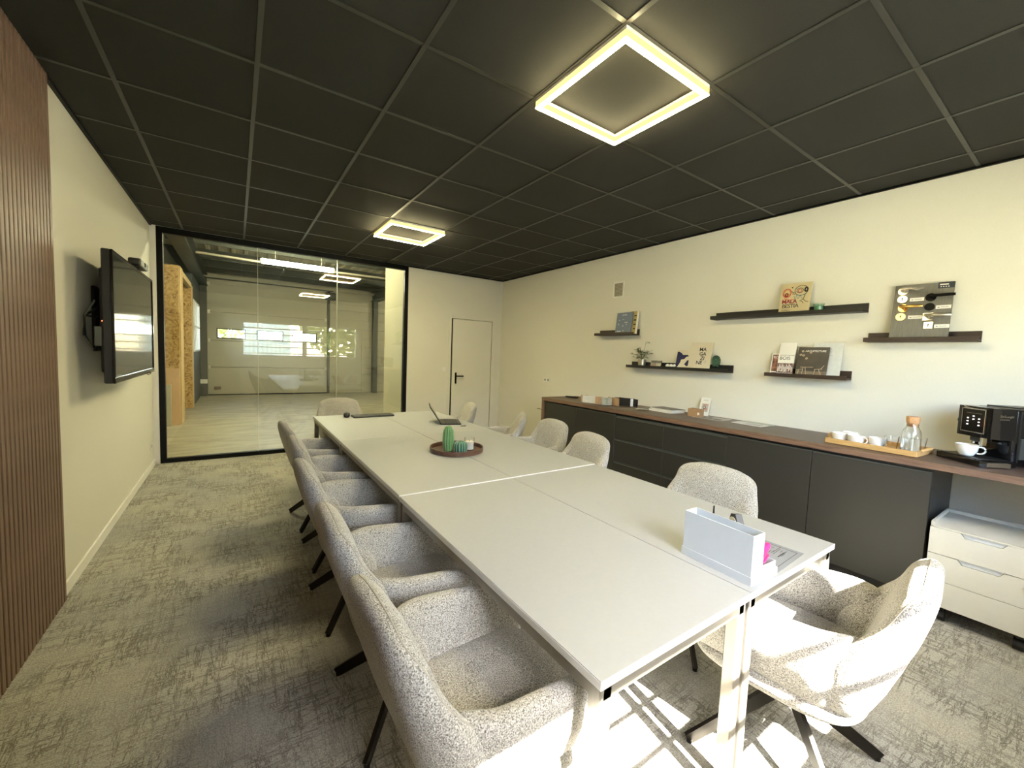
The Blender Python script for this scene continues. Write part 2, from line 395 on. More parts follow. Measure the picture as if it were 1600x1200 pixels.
# ------------------------------------------------------------------ warehouse behind the glass
WY = 14.35
struct(MB().box(-3.2, 7.2, YB+.06, WY+.3, -.12, -.002).build('floor_warehouse', M_conc))
mb = MB(); mb.box(-3.3, -.65, WY, WY+.15, 0, 4.2); mb.box(2.43, 7.2, WY, WY+.15, 0, 4.2); mb.box(-.65, 2.43, WY, WY+.15, 3.12, 4.2); struct(mb.build('wall_end', M_clad))
cl = struct(thing('trim_6', '', '')); del cl['label']; del cl['category']
cp = None
for k in range(11):
    z = .3*k+.02
    if cp is None: cp = MB().box(0, 4.6, -.022, 0, 0, .288, .008).build('cladding_panel', M_clad, cl, loc=(2.5, WY, z))
    else: share('cladding_panel', cp.data, cl, (2.5, WY, z))
# left wall with a paned window
mb = MB(); mb.box(-2.75, -2.6, YB+.1, 12.1, 0, 4.2); mb.box(-2.6, -.82, 12.0, 12.1, 0, 4.2); mb.box(-.97, -.82, 13.9, WY, 0, 4.2); mb.box(-.97, -.82, 12.1, 13.9, 0, 1.25); mb.box(-.97, -.82, 12.1, 13.9, 2.48, 4.2); struct(mb.build('wall_warehouse_left', M_bluegrey))
w3 = struct(thing('window_3', '', '')); del w3['label']; del w3['category']
mb = MB()
for y in (12.1, 12.66, 13.26, 13.86): mb.box(-.85, -.805, y, y+.04, 1.25, 2.48)
for z in (1.25, 1.84, 2.44): mb.box(-.85, -.805, 12.1, 13.9, z, z+.04)
mb.build('window_frame', M_white, w3)
for y in (12.14, 12.70, 13.30):
    for z in (1.29, 1.88): MB().box(-.832, -.826, y, y+.54, z, z+.56).build('pane', M_win, w3)
struct(MB().box(7.1, 7.25, YB+.1, WY, 0, 4.2).build('wall_warehouse_right', M_clad))
mb = MB(); mb.box(2.20, 7.1, YB+.12, 7.34, 0, 3.9); struct(mb.build('wall_store', M_wwall))
struct(MB().box(-3.2, -.80, YB+.1, YB+.2, 0, 4.2).build('wall_warehouse_near', M_clad))
# roof: deck with ribs, purlins, rafters
rf = struct(thing('ceiling_warehouse', '', '')); del rf['label']; del rf['category']
MB().box(-3.3, 7.3, YB+.1, WY+.2, 3.62, 3.7).build('roof_deck', M_deck, rf)
rb = None
for k in range(34):
    x = -1.0+.24*k
    if rb is None: rb = MB().prism([(-.05, 0), (.05, 0), (.025, -.045), (-.025, -.045)], 7.9, Matrix.Rotation(-PI/2, 4, 'X') @ Matrix.Diagonal((1, -1, 1, 1))).build('deck_rib', M_deck, rf, loc=(x, YB+.15, 3.62))
    else: share('deck_rib', rb.data, rf, (x, YB+.15, 3.62))
pu = None
for y in (7.2, 8.7, 10.2, 11.7, 13.0, 14.0):
    if pu is None: pu = MB().box(-1.1, 7.1, -.03, .03, 3.40, 3.575).build('purlin', M_steelg, rf, loc=(0, y, 0))
    else: share('purlin', pu.data, rf, (0, y, 0))
mb = MB(); mb.box(-.86, -.64, 6.5, 14.3, 3.05, 3.07); mb.box(-.86, -.64, 6.5, 14.3, 3.36, 3.38); mb.box(-.76, -.74, 6.5, 14.3, 3.07, 3.36); mb.build('rafter', M_steelg, rf)
mb = MB(); mb.box(3.8, 4.05, 7.4, 14.3, 3.10, 3.12); mb.box(3.8, 4.05, 7.4, 14.3, 3.38, 3.40); mb.box(3.92, 3.935, 7.4, 14.3, 3.12, 3.38); mb.build('rafter', M_steelg, rf)
for x in (-.745, 3.92):
    mb = MB(); mb.box(x-.07, x+.07, 14.08, 14.1, 0, 3.3); mb.box(x-.07, x+.07, 14.29, 14.31, 0, 3.3); mb.box(x-.01, x+.01, 14.1, 14.29, 0, 3.3)
    struct(mb.build('trim_7' if x < 0 else 'trim_8', M_steelg))
# sectional door
gd = struct(thing('door_2', '', '')); del gd['label']; del gd['category']; gd.location = (0, WY, 0)
zs = [.0, .80, 1.56, 2.36, 3.14]
wxs = ((-.42, .21), (.54, 1.17), (1.48, 2.11))
for k in range(4):
    mb = MB(); a, b = zs[k]+.004, zs[k+1]-.004
    if k != 2: mb.box(-.66, 2.44, -.05, -.01, a, b, .006)
    else:
        xs = [-.66]+[v for p in wxs for v in p]+[2.44]
        mb.box(-.66, 2.44, -.05, -.01, a, 1.65); mb.box(-.66, 2.44, -.05, -.01, 1.88, b)
        for q in range(0, len(xs), 2): mb.box(xs[q], xs[q+1], -.05, -.01, 1.65, 1.88)
    mb.build('panel', M_clad, gd)
    if k: MB().box(-.66, 2.44, -.03, -.012, zs[k]-.02, zs[k]+.02).build('joint_backing', M_steelg, gd)  # backing added behind the panel joints to stop light leaking through
    mb = MB()
    for q in range(1, 5): mb.box(-.655, 2.435, -.053, -.05, a+(b-a)*q/5-.004, a+(b-a)*q/5+.004)
    if k != 2: mb.build('panel_rib', M_clad, gd)
for x0, x1 in wxs:
    mb = MB(); mb.box(x0-.03, x1+.03, -.06, -.045, 1.62, 1.65, .004); mb.box(x0-.03, x1+.03, -.06, -.045, 1.88, 1.91, .004); mb.box(x0-.03, x0, -.06, -.045, 1.65, 1.88); mb.box(x1, x1+.03, -.06, -.045, 1.65, 1.88)
    f = mb.build('window_frame', M_black, gd); MB().box(x0, x1, -.035, -.03, 1.65, 1.88).build('pane', M_win, f)
for x in (-.70, 2.48): MB().box(x-.035, x+.035, -.09, -.03, 0, 3.3).build('track', M_steelg, gd)
for x in (-.62, 2.40):
    for z in zs[1:]: MB().box(x-.03, x+.03, -.075, -.05, z-.05, z+.05, .004).build('hinge', M_steel, gd)
MB().cyl((-.75, -.14, 3.28), (2.6, -.14, 3.28), .018, n=10).build('torsion_shaft', M_steelg, gd, 60)
MB().box(-.66, 2.44, -.06, -.005, -.002, .03).build('bottom_seal', M_black, gd)
MB().box(-.52, -.36, -.12, -.06, .17, .25, .01).build('lock_box', M_walnutv, gd)
mt = MB(); mt.box(2.36, 2.66, -.25, -.06, 3.0, 3.22, .02); mt.cyl((2.5, -.3, 3.05), (2.5, -.1, 3.05), .07); mt.build('door_motor', M_steelg, gd, 40)
tag(MB().box(-.09, .09, -.02, 0, .05, .17, .006).build('socket_box', M_white, loc=(-.745, 14.08, .3)), 'small white socket box low on the steel column left of the garage door', 'socket')
# personnel door at the far right of the warehouse
d3 = struct(thing('door_3', '', '')); del d3['label']; del d3['category']; d3.location = (0, WY-.022, 0)
mb = MB(); mb.box(2.72, 2.78, -.04, 0, 0, 2.02); mb.box(3.52, 3.58, -.04, 0, 0, 2.02); mb.box(2.72, 3.58, -.04, 0, 2.02, 2.08); mb.build('door_frame', M_clad, d3)
MB().box(2.785, 3.515, -.025, 0, .01, 2.01, .003).build('door_leaf', M_clad, d3)
# strand board partition
ob = thing('strand_board_partition', 'strand board partition wall with pine edging and open doorway behind the glass', 'partition', (-.83, 9.2, 0))
MB().box(-.9, .01, 0, .02, 0, 2.78).build('board', M_osb, ob)
MB().box(.0, .035, .02, .44, 0, 2.78, .003).build('edge_plank', M_pine, ob)
MB().box(-.05, .03, .44, 2.3, 2.66, 2.76, .003).build('header', M_pine, ob)
MB().box(-.9, .02, 2.3, 2.32, 0, 2.72).build('board', M_osb, ob)
MB().box(.0, .03, 2.32, 2.62, 0, 2.72, .003).build('edge_plank', M_pine, ob)
M_pinkb = flat('pink_board', (.62, .38, .2), .7); M_greyb = flat('grey_board', (.42, .40, .30), .7)
tag(MB().box(-.17, .17, -.018, 0, 0, 1.0, .002).build('plank', M_pinkb, loc=(-.99, 9.13, 0), rot=(-.05, 0, 0)), 'reddish plank leaning on the strand board partition', 'board')
tag(MB().box(-.16, .16, -.018, 0, 0, .72, .002).build('plank', M_greyb, loc=(-1.09, 9.06, 0), rot=(-.05, 0, 0)), 'pale grey board leaning in front of the reddish plank', 'board')
# tube lights
def tube_light(x, y, z, lab, L=1.24):
    t = thing('tube_lamp', lab, 'lamp', (x, y, z))
    MB().cyl((-L/2, 0, 0), (L/2, 0, 0), .045, n=14).build('diffuser', M_tube, t, 60)
    for s in (-1, 1): MB().cyl((s*L/2, 0, 0), (s*(L/2+.03), 0, 0), .046, n=14).build('end_cap', M_white, t, 60)
    MB().tube([(-L/2-.02, 0, .03), (-L/2-.05, 0, .15), (-L/2+.02, 0, .3), (-L/2-.03, 0, .5)], .006, 6).build('cord', M_black, t, 60)
    for s in (-.4, .4): MB().cyl((s, 0, .04), (s, 0, .55), .004, n=6).build('hanger', M_steel, t, 60)
tube_light(1.03, 9.05, 3.03, 'lit fluorescent tube lamp hanging under the warehouse roof')
tube_light(1.0, 7.3, 3.35, 'lit tube lamp near the glass partition, hidden above its top rail')
tube_light(5.3, 10.6, 3.2, 'added tube lamp, unseen behind the pale store wall, brightening the warehouse')  # out of view, added to lift the general light in the warehouse
tag(MB().tube([(-.6, 9.6, 3.12), (.4, 9.6, 3.1), (1.6, 9.6, 3.1), (3.6, 9.6, 3.12)], .022, 8).build('pipe', M_clad, smooth=60), 'thin pale pipe running under the warehouse roof', 'pipe')

# ------------------------------------------------------------------ outdoors
M_ground = flat('yard_dry_grass', (.44, .43, .31), .95, var=.2, scale=2)
g = MB(); g.box(-40, 40, -60, YF-.22, -.3, -.12); g.box(-40, 40, WY+.31, 60, -.3, -.12); struct(g.build('floor_yard', M_ground))
M_shed = flat('shed_cladding', (.62, .64, .62), .5)
sh = MB(); pr = []
n = 60
for k in range(n):
    x = -8+k*.2
    pr += [(x, 0), (x+.08, 0), (x+.1, .04), (x+.18, .04)]
pr += [(-8+n*.2, 0), (-8+n*.2, -3), (-8, -3)]
sh.prism(pr, 4.2); o = sh.build('shed', M_shed, loc=(-1.5, -13, -.12)); tag(o, 'pale corrugated shed outside the window behind the camera', 'shed')
def tree(x, y, r, zc, h, lab, nleaf=1500, seed=1):
    rnd = random.Random(seed); t = thing('tree', lab, 'tree', (x, y, -.12))
    MB().tube([(0, 0, 0), (.05, 0, zc*.5), (0, .05, zc)], [.16, .13, .08], 8).build('trunk', flat('bark', (.07, .05, .035), .9), t, 60)
    mb = MB()
    for k in range(nleaf):
        d = Vector((rnd.gauss(0, 1), rnd.gauss(0, 1), rnd.gauss(0, 1))).normalized() * (rnd.random()**.45)
        p = Vector((d.x*r, d.y*r, zc+d.z*h)); s = rnd.uniform(.14, .24)
        u = Vector((rnd.gauss(0, 1), rnd.gauss(0, 1), rnd.gauss(0, 1))).normalized(); v = u.orthogonal().normalized()
        mb.bm.faces.new([mb.bm.verts.new(p+a*s*u+b*s*.5*v) for a, b in ((-1, 0), (0, -1), (1, 0), (0, 1))])
    f = mb.build('foliage', flat('foliage', (.16, .17, .035), .7, var=.4, scale=3), t); f['kind'] = 'stuff'
tree(4.15, -4.6, 2.6, 4.4, 3.7, 'leafy tree outside the right half of the window behind the camera', 6500, 3)
tree(-1.2, 20, 2.2, 2.6, 2.4, 'leafy tree outside the garage door windows', 900, 5)

# ------------------------------------------------------------------ ceiling lights
for (lx, ly), lab in zip(LIGHTS, ('large square led frame light on the ceiling above the near end of the table', 'square led frame light on the ceiling above the far end of the table')):
    t = thing('frame_light', lab, 'light', (lx+.3, ly+.3, H-.045), group='square led frame lights')
    a = .297; b_ = a-.022
    mb = MB(); mbs = MB(); mbd = MB()
    for s in (-1, 1):
        mbd.box(-a, a, s*a-.011-s*.011, s*a+.011-s*.011, -.004, .0); mbd.box(s*a-.011-s*.011, s*a+.011-s*.011, -b_, b_, -.004, .0)
        mbs.box(-a, a, s*a-.011-s*.011, s*a+.011-s*.011, .0, .03); mbs.box(s*a-.011-s*.011, s*a+.011-s*.011, -b_, b_, .0, .03)
        mb.box(-a, a, s*a-.011-s*.011, s*a+.011-s*.011, .03, .046); mb.box(s*a-.011-s*.011, s*a+.011-s*.011, -b_, b_, .03, .046)
    mbd.build('diffuser', M_led, t); mbs.build('side_diffuser', M_ledside, t); mb.build('mount_profile', M_white, t)

# ------------------------------------------------------------------ tables: six white desks pushed together
XT0, XT1, XTM, ZT = .664, 2.022, 1.338, .725
YT = (.580, 1.930, 3.352, 4.665)
names = ('near left', 'near right', 'middle left', 'middle right', 'far left', 'far right')
def desk(x0, x1, y0, y1, lab, dz):
    cx, cy = (x0+x1)/2, (y0+y1)/2; hw, hl = (x1-x0)/2-.0008, (y1-y0)/2-.0012
    t = thing('desk', lab, 'desk', (cx, cy, dz), group='white desks pushed together')
    MB().box(-hw+.0012, hw-.0012, -hl+.0012, hl-.0012, ZT-.022, ZT, .0006).build('tabletop', M_table, t)
    mb = MB(); e = .0012
    mb.box(-hw, hw, -hl, -hl+e, ZT-.0218, ZT-.0002); mb.box(-hw, hw, hl-e, hl, ZT-.0218, ZT-.0002); mb.box(-hw, -hw+e, -hl+e, hl-e, ZT-.0218, ZT-.0025); mb.box(hw-e, hw, -hl+e, hl-e, ZT-.0218, ZT-.0025)
    mb.build('edge_band', M_litedge, t)
    mb = MB(); i = .022
    for s in (-1, 1):
        mb.box(-hw+i, hw-i, s*(hl-i)-.012, s*(hl-i)+.012, ZT-.062, ZT-.0225); mb.box(s*(hw-i)-.012, s*(hw-i)+.012, -hl+i, hl-i, ZT-.062, ZT-.0225)
    mb.build('frame', M_frame, t)
    for sx in (-1, 1):
        for sy in (-1, 1):
            px, py = sx*(hw-(.23 if 'laptop' in lab and sx > 0 else .0305)), sy*(hl-.03)
            MB().box(px-.020, px+.020, py-.020, py+.020, .0-dz, ZT-.0225, .003).build('leg', M_frame, t)
k = 0
labs = {'near left': 'white desk at the near left corner of the long table, nearest the camera', 'near right': 'white desk at the near right, carrying the pale grey organiser box',
        'middle left': 'white desk in the middle of the long table, left, under the round tray', 'middle right': 'white desk in the middle of the long table, on the cabinet side',
        'far left': 'white desk at the far left, carrying the black keyboard', 'far right': 'white desk at the far right, carrying the open laptop'}
for j in range(3):
    for (x0, x1) in ((XT0, XTM), (XTM, XT1)):
        desk(x0, x1, YT[j], YT[j+1], labs[names[k]], 0 if j else -.004); k += 1

# ------------------------------------------------------------------ chairs
def smooth(t): t = max(0, min(1, t)); return t*t*(3-2*t)
def upath(l, w, xb, r):
    """point and outward normal at signed arc length l from the middle of the back (facing +X, back at -X)"""
    s = 1 if l >= 0 else -1; a = abs(l); st = w-r
    if a <= st: return Vector((xb, s*a)), Vector((-1, 0))
    a -= st; arc = r*PI/2
    if a <= arc:
        q = a/r; return Vector((xb+r-r*math.cos(q), s*(st+r*math.sin(q)))), Vector((-math.cos(q), s*math.sin(q)))
    a -= arc; return Vector((xb+r+a, s*w)), Vector((0, s))
def backrest_mesh():
    mb = MB(); nu, nv = 36, 22; z0, z1 = .375, .845; T = .050; p = 5.5
    def pos(u, v, side):
        # square grid to rounded panel
        U, V = 2*u-1, 2*v-1
        U2, V2 = math.copysign(abs(math.sin(U*PI/2)), U), math.copysign(abs(math.sin(V*PI/2)), V)
        m = max(abs(U2), abs(V2)); d = (abs(U2)**p+abs(V2)**p)**(1/p)
        k = m/d if d > 1e-6 else 1
        u_, v_ = U2*k, V2*k; d = m
        th = T*math.sqrt(max(0, 1-d**7))
        hh = (v_+1)/2; z = z0+(z1-z0)*hh
        # half length along the wrap: wide and reaching forward low down, narrow at the top
        L = .355-.155*smooth((hh-.22)/.62)
        P, n = upath(u_*L, .228, -.245, .085)
        back = max(0, -n.x)
        lean = .10*max(0, hh-.12)**1.1*(.35+.65*back)
        low = -.05*(1-hh)**2
        P = P+n*(lean*.9+low)
        P.x -= .03*hh*(1-back)
        return Vector((P.x, P.y, z-.018*(u_*u_)*hh))+Vector((n.x, n.y, .35*back-.1))*th*side
    g0 = {}
    for side in (1, -1):
        for i in range(nu+1):
            for j in range(nv+1):
                e = i in (0, nu) or j in (0, nv)
                if e and side == -1: g0[(-1, i, j)] = g0[(1, i, j)]
                else: g0[(side, i, j)] = mb.bm.verts.new(pos(i/nu, j/nv, side))
    for side in (1, -1):
        for i in range(nu):
            for j in range(nv):
                q = [g0[(side, i, j)], g0[(side, i+1, j)], g0[(side, i+1, j+1)], g0[(side, i, j+1)]]
                q = list(dict.fromkeys(q))
                if len(q) >= 3:
                    try: mb.bm.faces.new(q)
                    except ValueError: pass
    # border line for the seam piping
    ring = [(i, 0) for i in range(nu)]+[(nu, j) for j in range(nv)]+[(i, nv) for i in range(nu, 0, -1)]+[(0, j) for j in range(nv, 0, -1)]
    pts = [g0[(1, i, j)].co.copy() for i, j in ring]
    return mb, pts
def armrest_mesh(s):
    """one side wing: from behind the backrest edge forward to a rounded front"""
    mb = MB(); st = []
    l0, l1 = .19, .685; n = 26
    secs = []
    for i in range(n+1):
        f = i/n; l = l0+(l1-l0)*f
        P, nn = upath(s*l, .236, -.215, .12)
        hx = smooth((P.x+.22)/.5)
        zt = .648-.04*hx; zb = .372+.012*hx
        th = .034
        # rounded front end
        e = max(0, (f-.86)/.14); k = math.sqrt(max(0.0, 1-e**2.2))
        b0 = max(0, (.10-f)/.10); k2 = math.sqrt(max(0.0, 1-b0**2))
        k *= max(k2, .05); k = max(k, .04)
        zc = (zt+zb)/2+.0; hh = (zt-zb)/2*(.62+.38*k if e > 0 else 1); zc -= (1-k)*.05 if e > 0 else 0
        ring = []
        m = 18
        for q in range(m):
            a = 2*PI*q/m; ca, sa = math.cos(a), math.sin(a)
            x = math.copysign(abs(ca)**.75, ca)*th*k; z = math.copysign(abs(sa)**.32, sa)*hh
            zz = zc+z; fr = (zz-zb)/(zt-zb)
            off = .028*(fr-.5)-.045*max(0, .45-fr)**1.4*2.2+x
            ring.append(mb.bm.verts.new((P.x+nn.x*off, P.y+nn.y*off, zz)))
        secs.append(ring)
    for A, B in zip(secs, secs[1:]):
        for q in range(18): mb.bm.faces.new((A[q], A[(q+1) % 18], B[(q+1) % 18], B[q]))
    mb.bm.faces.new(secs[0]); mb.bm.faces.new(secs[-1][::-1])
    return mb
def cushion(x0, x1, hw, z0, z1, dome, p=4.0, fr=0):
    """puffy rounded block"""
    mb = MB(); nu, nv = 22, 22; cx, hx = (x0+x1)/2, (x1-x0)/2; V = {}
    for side in (1, -1):
        for i in range(nu+1):
            for j in range(nv+1):
                U, W = math.sin((2*i/nu-1)*PI/2), math.sin((2*j/nv-1)*PI/2)
                m = max(abs(U), abs(W)); d = (abs(U)**p+abs(W)**p)**(1/p); k = m/d if d > 1e-6 else 1
                u, w_ = U*k, W*k; h = (z1-z0)/2*math.sqrt(max(0, 1-m**6)); zc = (z0+z1)/2
                z = zc+side*h+(dome*(1-m*m) if side > 0 else 0)-(fr*max(0, u)**3)
                if (i in (0, nu) or j in (0, nv)) and side == -1: V[(-1, i, j)] = V[(1, i, j)]
                else: V[(side, i, j)] = mb.bm.verts.new((cx+u*hx, w_*hw, z))
        for i in range(nu):
            for j in range(nv):
                q = list(dict.fromkeys([V[(side, i, j)], V[(side, i+1, j)], V[(side, i+1, j+1)], V[(side, i, j+1)]]))
                if len(q) >= 3:
                    try: mb.bm.faces.new(q)
                    except ValueError: pass
    return mb
def make_chair(lab):
    t = thing('armchair', lab, 'chair', group='boucle armchairs around the long table')
    mb, pts = backrest_mesh(); bk = mb.build('backrest', M_fab, t, 179)
    MB().tube(pts, .0019, 6, True).build('piping', M_seam, bk, 179)
    for s in (1, -1): armrest_mesh(s).build('armrest', M_fab, t, 179)
    cushion(-.20, .30, .222, .385, .475, .012, 4.5, .02).build('seat', M_fab, t, 179)
    cushion(-.235, .30, .238, .315, .43, 0, 3.6).build('seat_base', M_fab, t, 179)
    mb = MB(); mb.cyl((0, 0, .235), (0, 0, .325), .032); mb.cyl((0, 0, .215), (0, 0, .25), .055); mb.box(-.11, .11, -.11, .11, .315, .328, .003); mb.build('swivel_hub', M_legs, t, 40)
    for a in (45, 135, 225, 315):
        a = math.radians(a); d = Vector((math.cos(a), math.sin(a), 0)); sd = Vector((-d.y, d.x, 0))
        mb = MB(); mb.bar(d*.03+Vector((0, 0, .245)), d*.345+Vector((0, 0, .012)), .026, .0075, .019, .0075, sd); mb.cyl(d*.338+Vector((0, 0, 0)), d*.338+Vector((0, 0, .014)), .011, n=10)
        mb.build('leg', M_legs, t)
    return t
CH = [(.600, .955, 2, 'nearest boucle armchair on the left side of the long table'), (.605, 1.578, 0, 'second boucle armchair from the front on the left side of the table'),
      (.610, 2.345, 1, 'third boucle armchair from the front on the left side of the table'), (.645, 3.008, 0, 'fourth boucle armchair from the front on the left side of the table'),
      (.64, 3.70, 3, 'farthest boucle armchair on the left side of the table'),
      (1.04, 4.97, 270, 'boucle armchair at the far end of the table before the glass partition'),
      (2.115, 4.53, 166, 'boucle armchair at the far right corner of the table before the door'),
      (2.25, 3.66, 148, 'slanted boucle armchair on the right side of the table, just beyond the cabinets'),
      (2.21, 2.99, 176, 'boucle armchair on the right side of the table, before the left end of the cabinets'),
      (2.045, 2.34, 172, 'boucle armchair on the right side of the table near the middle seam'),
      (2.00, 1.235, 182, 'boucle armchair on the right side of the table behind the organiser box'),
      (1.685, .585, 97, 'sunlit boucle armchair at the near end of the table by the white pedestal')]
proto = make_chair(CH[0][3])
for i, (x, y, a, lab) in enumerate(CH):
    o = proto if i == 0 else copy_tree(proto)
    o.location = (x, y, 0); o.rotation_euler = (0, 0, math.radians(a)); o['label'] = lab

# ------------------------------------------------------------------ base cabinets along the right wall
XC = 3.372; ZW = .91
edges = [.545, 1.148, 1.752, 2.356, 2.960, 3.563, 4.165]
clab = ['dark base cabinet at the right end, beside the white pedestal', 'dark base cabinet under the wooden tray, second from the right end', 'dark three drawer cabinet right of the other drawer cabinet',
        'dark three drawer cabinet left of the other drawer cabinet', 'dark base cabinet just left of the drawer cabinets', 'dark base cabinet at the far left end beside the waterfall panel']
for k in range(6):
    y0, y1 = edges[k], edges[k+1]; wd = y1-y0
    t = thing('base_cabinet', clab[k], 'cabinet', (XC, y1, 0), (0, 0, RW), 'dark base cabinets under the walnut worktop')   # local X runs to the right (towards -Y)
    D = XR-XC-.02
    MB().box(.001, wd-.001, .022, D, .10, ZW-.041, .001).build('carcass', M_cabin, t)
    MB().box(.001, wd-.001, .06, .076, 0, .10).build('plinth', M_cabin, t)
    MB().box(.002, wd-.002, .012, .022, .845, ZW-.042).build('grip_rail', M_cabin, t)
    if k in (2, 3):
        z = [.10, .355, .60, .845]
        for q in range(3):
            d = MB().box(.002, wd-.002, 0, .02, z[q]+.002, z[q+1]-.022, .0015).build('drawer', M_cab, t)
            MB().box(.002, wd-.002, .012, .02, z[q+1]-.022, z[q+1]).build('grip_channel', M_steelg, d)
    else:
        d = MB().box(.0018, wd-.0018, 0, .02, .10, .842, .0015).build('door', M_cab, t)
        MB().box(.002, wd-.002, .004, .02, .842, .848).build('grip_edge', M_steelg, d)
t = thing('worktop', 'long dark walnut worktop over the base cabinets, with a waterfall end panel', 'worktop', (0, 0, 0))
MB().box(3.355, XR-.001, YF+.01, 4.215, ZW-.040, ZW, .0015).build('top_board', M_walnut, t)
MB().box(3.3535, 3.355, YF+.01, 4.215, ZW-.0395, ZW-.0005).build('edge_band', M_walnutv, t)
MB().box(3.355, XR-.001, 4.172, 4.215, 0, ZW-.041, .0015).build('waterfall_panel', M_walnutv, t)

# white drawer pedestal
t = thing('drawer_pedestal', 'white three drawer pedestal on castors under the open worktop', 'pedestal', (3.33, .525, 0), (0, 0, RW))
PW, PD = .43, .42
M_ped = flat('pedestal_white', (.60, .58, .51), .4, var=.01)
mb = MB(); mb.box(0, .012, .018, PD, .09, .575, .002); mb.box(PW-.012, PW, .018, PD, .09, .575, .002); mb.box(.012, PW-.012, PD-.012, PD, .09, .575, .002); mb.box(.012, PW-.012, .018, PD-.012, .09, .10); mb.box(.012, PW-.012, .0, PD-.012, .548, .556)
mb.build('body', M_ped, t)
z = [.092, .243, .395, .548]
for q in range(3):
    a, b = z[q]+.0018, z[q+1]-.0018
    if q == 0: d = MB().box(.0015, PW-.0015, 0, .018, a, b, .0015).build('drawer', M_ped, t)
    else:
        mb = MB(); pts = [(.0015, a), (PW-.0015, a), (PW-.0015, b), (.29, b), (.272, b-.026), (.138, b-.026), (.12, b), (.0015, b)]
        mb.prism(pts, .018, Matrix(((1, 0, 0, 0), (0, 0, 1, 0), (0, 1, 0, 0), (0, 0, 0, 1)))); d = mb.build('drawer', M_ped, t)
        MB().prism([(.122, b), (.288, b), (.271, b-.024), (.139, b-.024)], .004, Matrix(((1, 0, 0, 0), (0, 0, 1, .012), (0, 1, 0, 0), (0, 0, 0, 1)))).build('grip', M_plast, d)
    if q == 1: MB().cyl((.36, .001, b-.05), (.36, -.004, b-.05), .011, n=20).build('lock', M_steel, d, 50)
for x in (.07, PW-.07):
    for y in (.06, PD-.06):
        mb = MB(); mb.cyl((x-.02, y, .032), (x+.02, y, .032), .032, n=18); mb.box(x-.012, x+.012, y-.012, y+.012, .03, .09); mb.build('castor', M_blackplast, t, 50)

# ------------------------------------------------------------------ picture ledges
LED = {}
for nm, yl, yr, zb, m, lab in (('a', 3.82, 3.19, 1.740, M_ledgew, 'short dark brown wall ledge at the far left, holding two books'),
                            ('b', 3.27, 2.055, 1.355, M_ledgeb, 'long black wall ledge holding the plant and the MAGAZINE poster'),
                            ('c', 2.26, 1.075, 1.868, M_ledgeb, 'long black upper wall ledge holding the illustrated book'),
                            ('d', 1.725, 1.14, 1.347, M_ledgew, 'short dark brown wall ledge holding the BOIS brochure'),
                            ('e', 1.06, .49, 1.640, M_ledgew, 'dark brown wall ledge at the right, holding the door handle board')):
    wd = yl-yr
    t = thing('wall_ledge', lab, 'shelf', (XR-.12, yl, zb), (0, 0, RW))
    MB().box(0, wd, .0125, .120, 0, .014, .001).build('shelf_board', m, t)
    MB().box(0, wd, .106, .120, .014, .072, .001).build('back_board', m, t)
    MB().box(0, wd, 0, .0122, 0, .032, .001).build('front_lip', m, t)
    LED[nm] = (yl, yr, zb+.0145)

def leaning(name, lab, cat, y_left, x, z, wd, ht, th, mat, tilt, group=None, edge=None):
    """flat item with its lower front edge at x, leaning back on the wall; local X right, Y towards the wall, Z up"""
    t = thing(name, lab, cat, (x, y_left, z), (-tilt, 0, RW), group)
    MB().box(0, wd, 0, th, 0, ht, .0006).build('cover', mat, t)
    if edge is not None: MB().box(.001, wd-.001, th*.12, th*.88, .001, ht+.0003).build('pages', edge, t)
    return t
zA = LED['a'][2]; XL_ = XR-.12+.02
M_bookblue = flat('book_blue_grey', (.16, .20, .28), .6); M_bookyel = flat('book_ochre', (.42, .33, .12), .6)
t = leaning('book', 'blue grey book with small white marks on the far left ledge', 'book', 3.50, XL_+.01, zA, .235, .265, .02, M_bookblue, .13)
lettering('NOTES', .022, M_paper, t, (.085, -.0008, .225)); 
for (x, z, a, b) in ((.04, .17, .02, .004), (.10, .175, .02, .004), (.13, .14, .05, .006), (.04, .11, .008, .02), (.11, .09, .006, .02), (.03, .03, .06, .008), (.12, .035, .01, .012), (.16, .11, .008, .012)): MB().box(x, x+a, -.0008, .0002, z, z+b).build('mark', M_paper, t)
t = leaning('book', 'ochre book behind the blue grey book on the far left ledge', 'book', 3.315, XL_+.041, zA, .10, .275, .022, M_bookyel, .11)
mb = MB()
for q in range(9): mb.box(.012+.05*(q % 2), .04+.055*(q % 2), -.0008, .0002, .03+.026*q, .044+.026*q)
mb.build('cover_print', M_ink, t); MB().box(.1, .112, 0, .022, 0, .275).build('page_edge', M_paper, t)
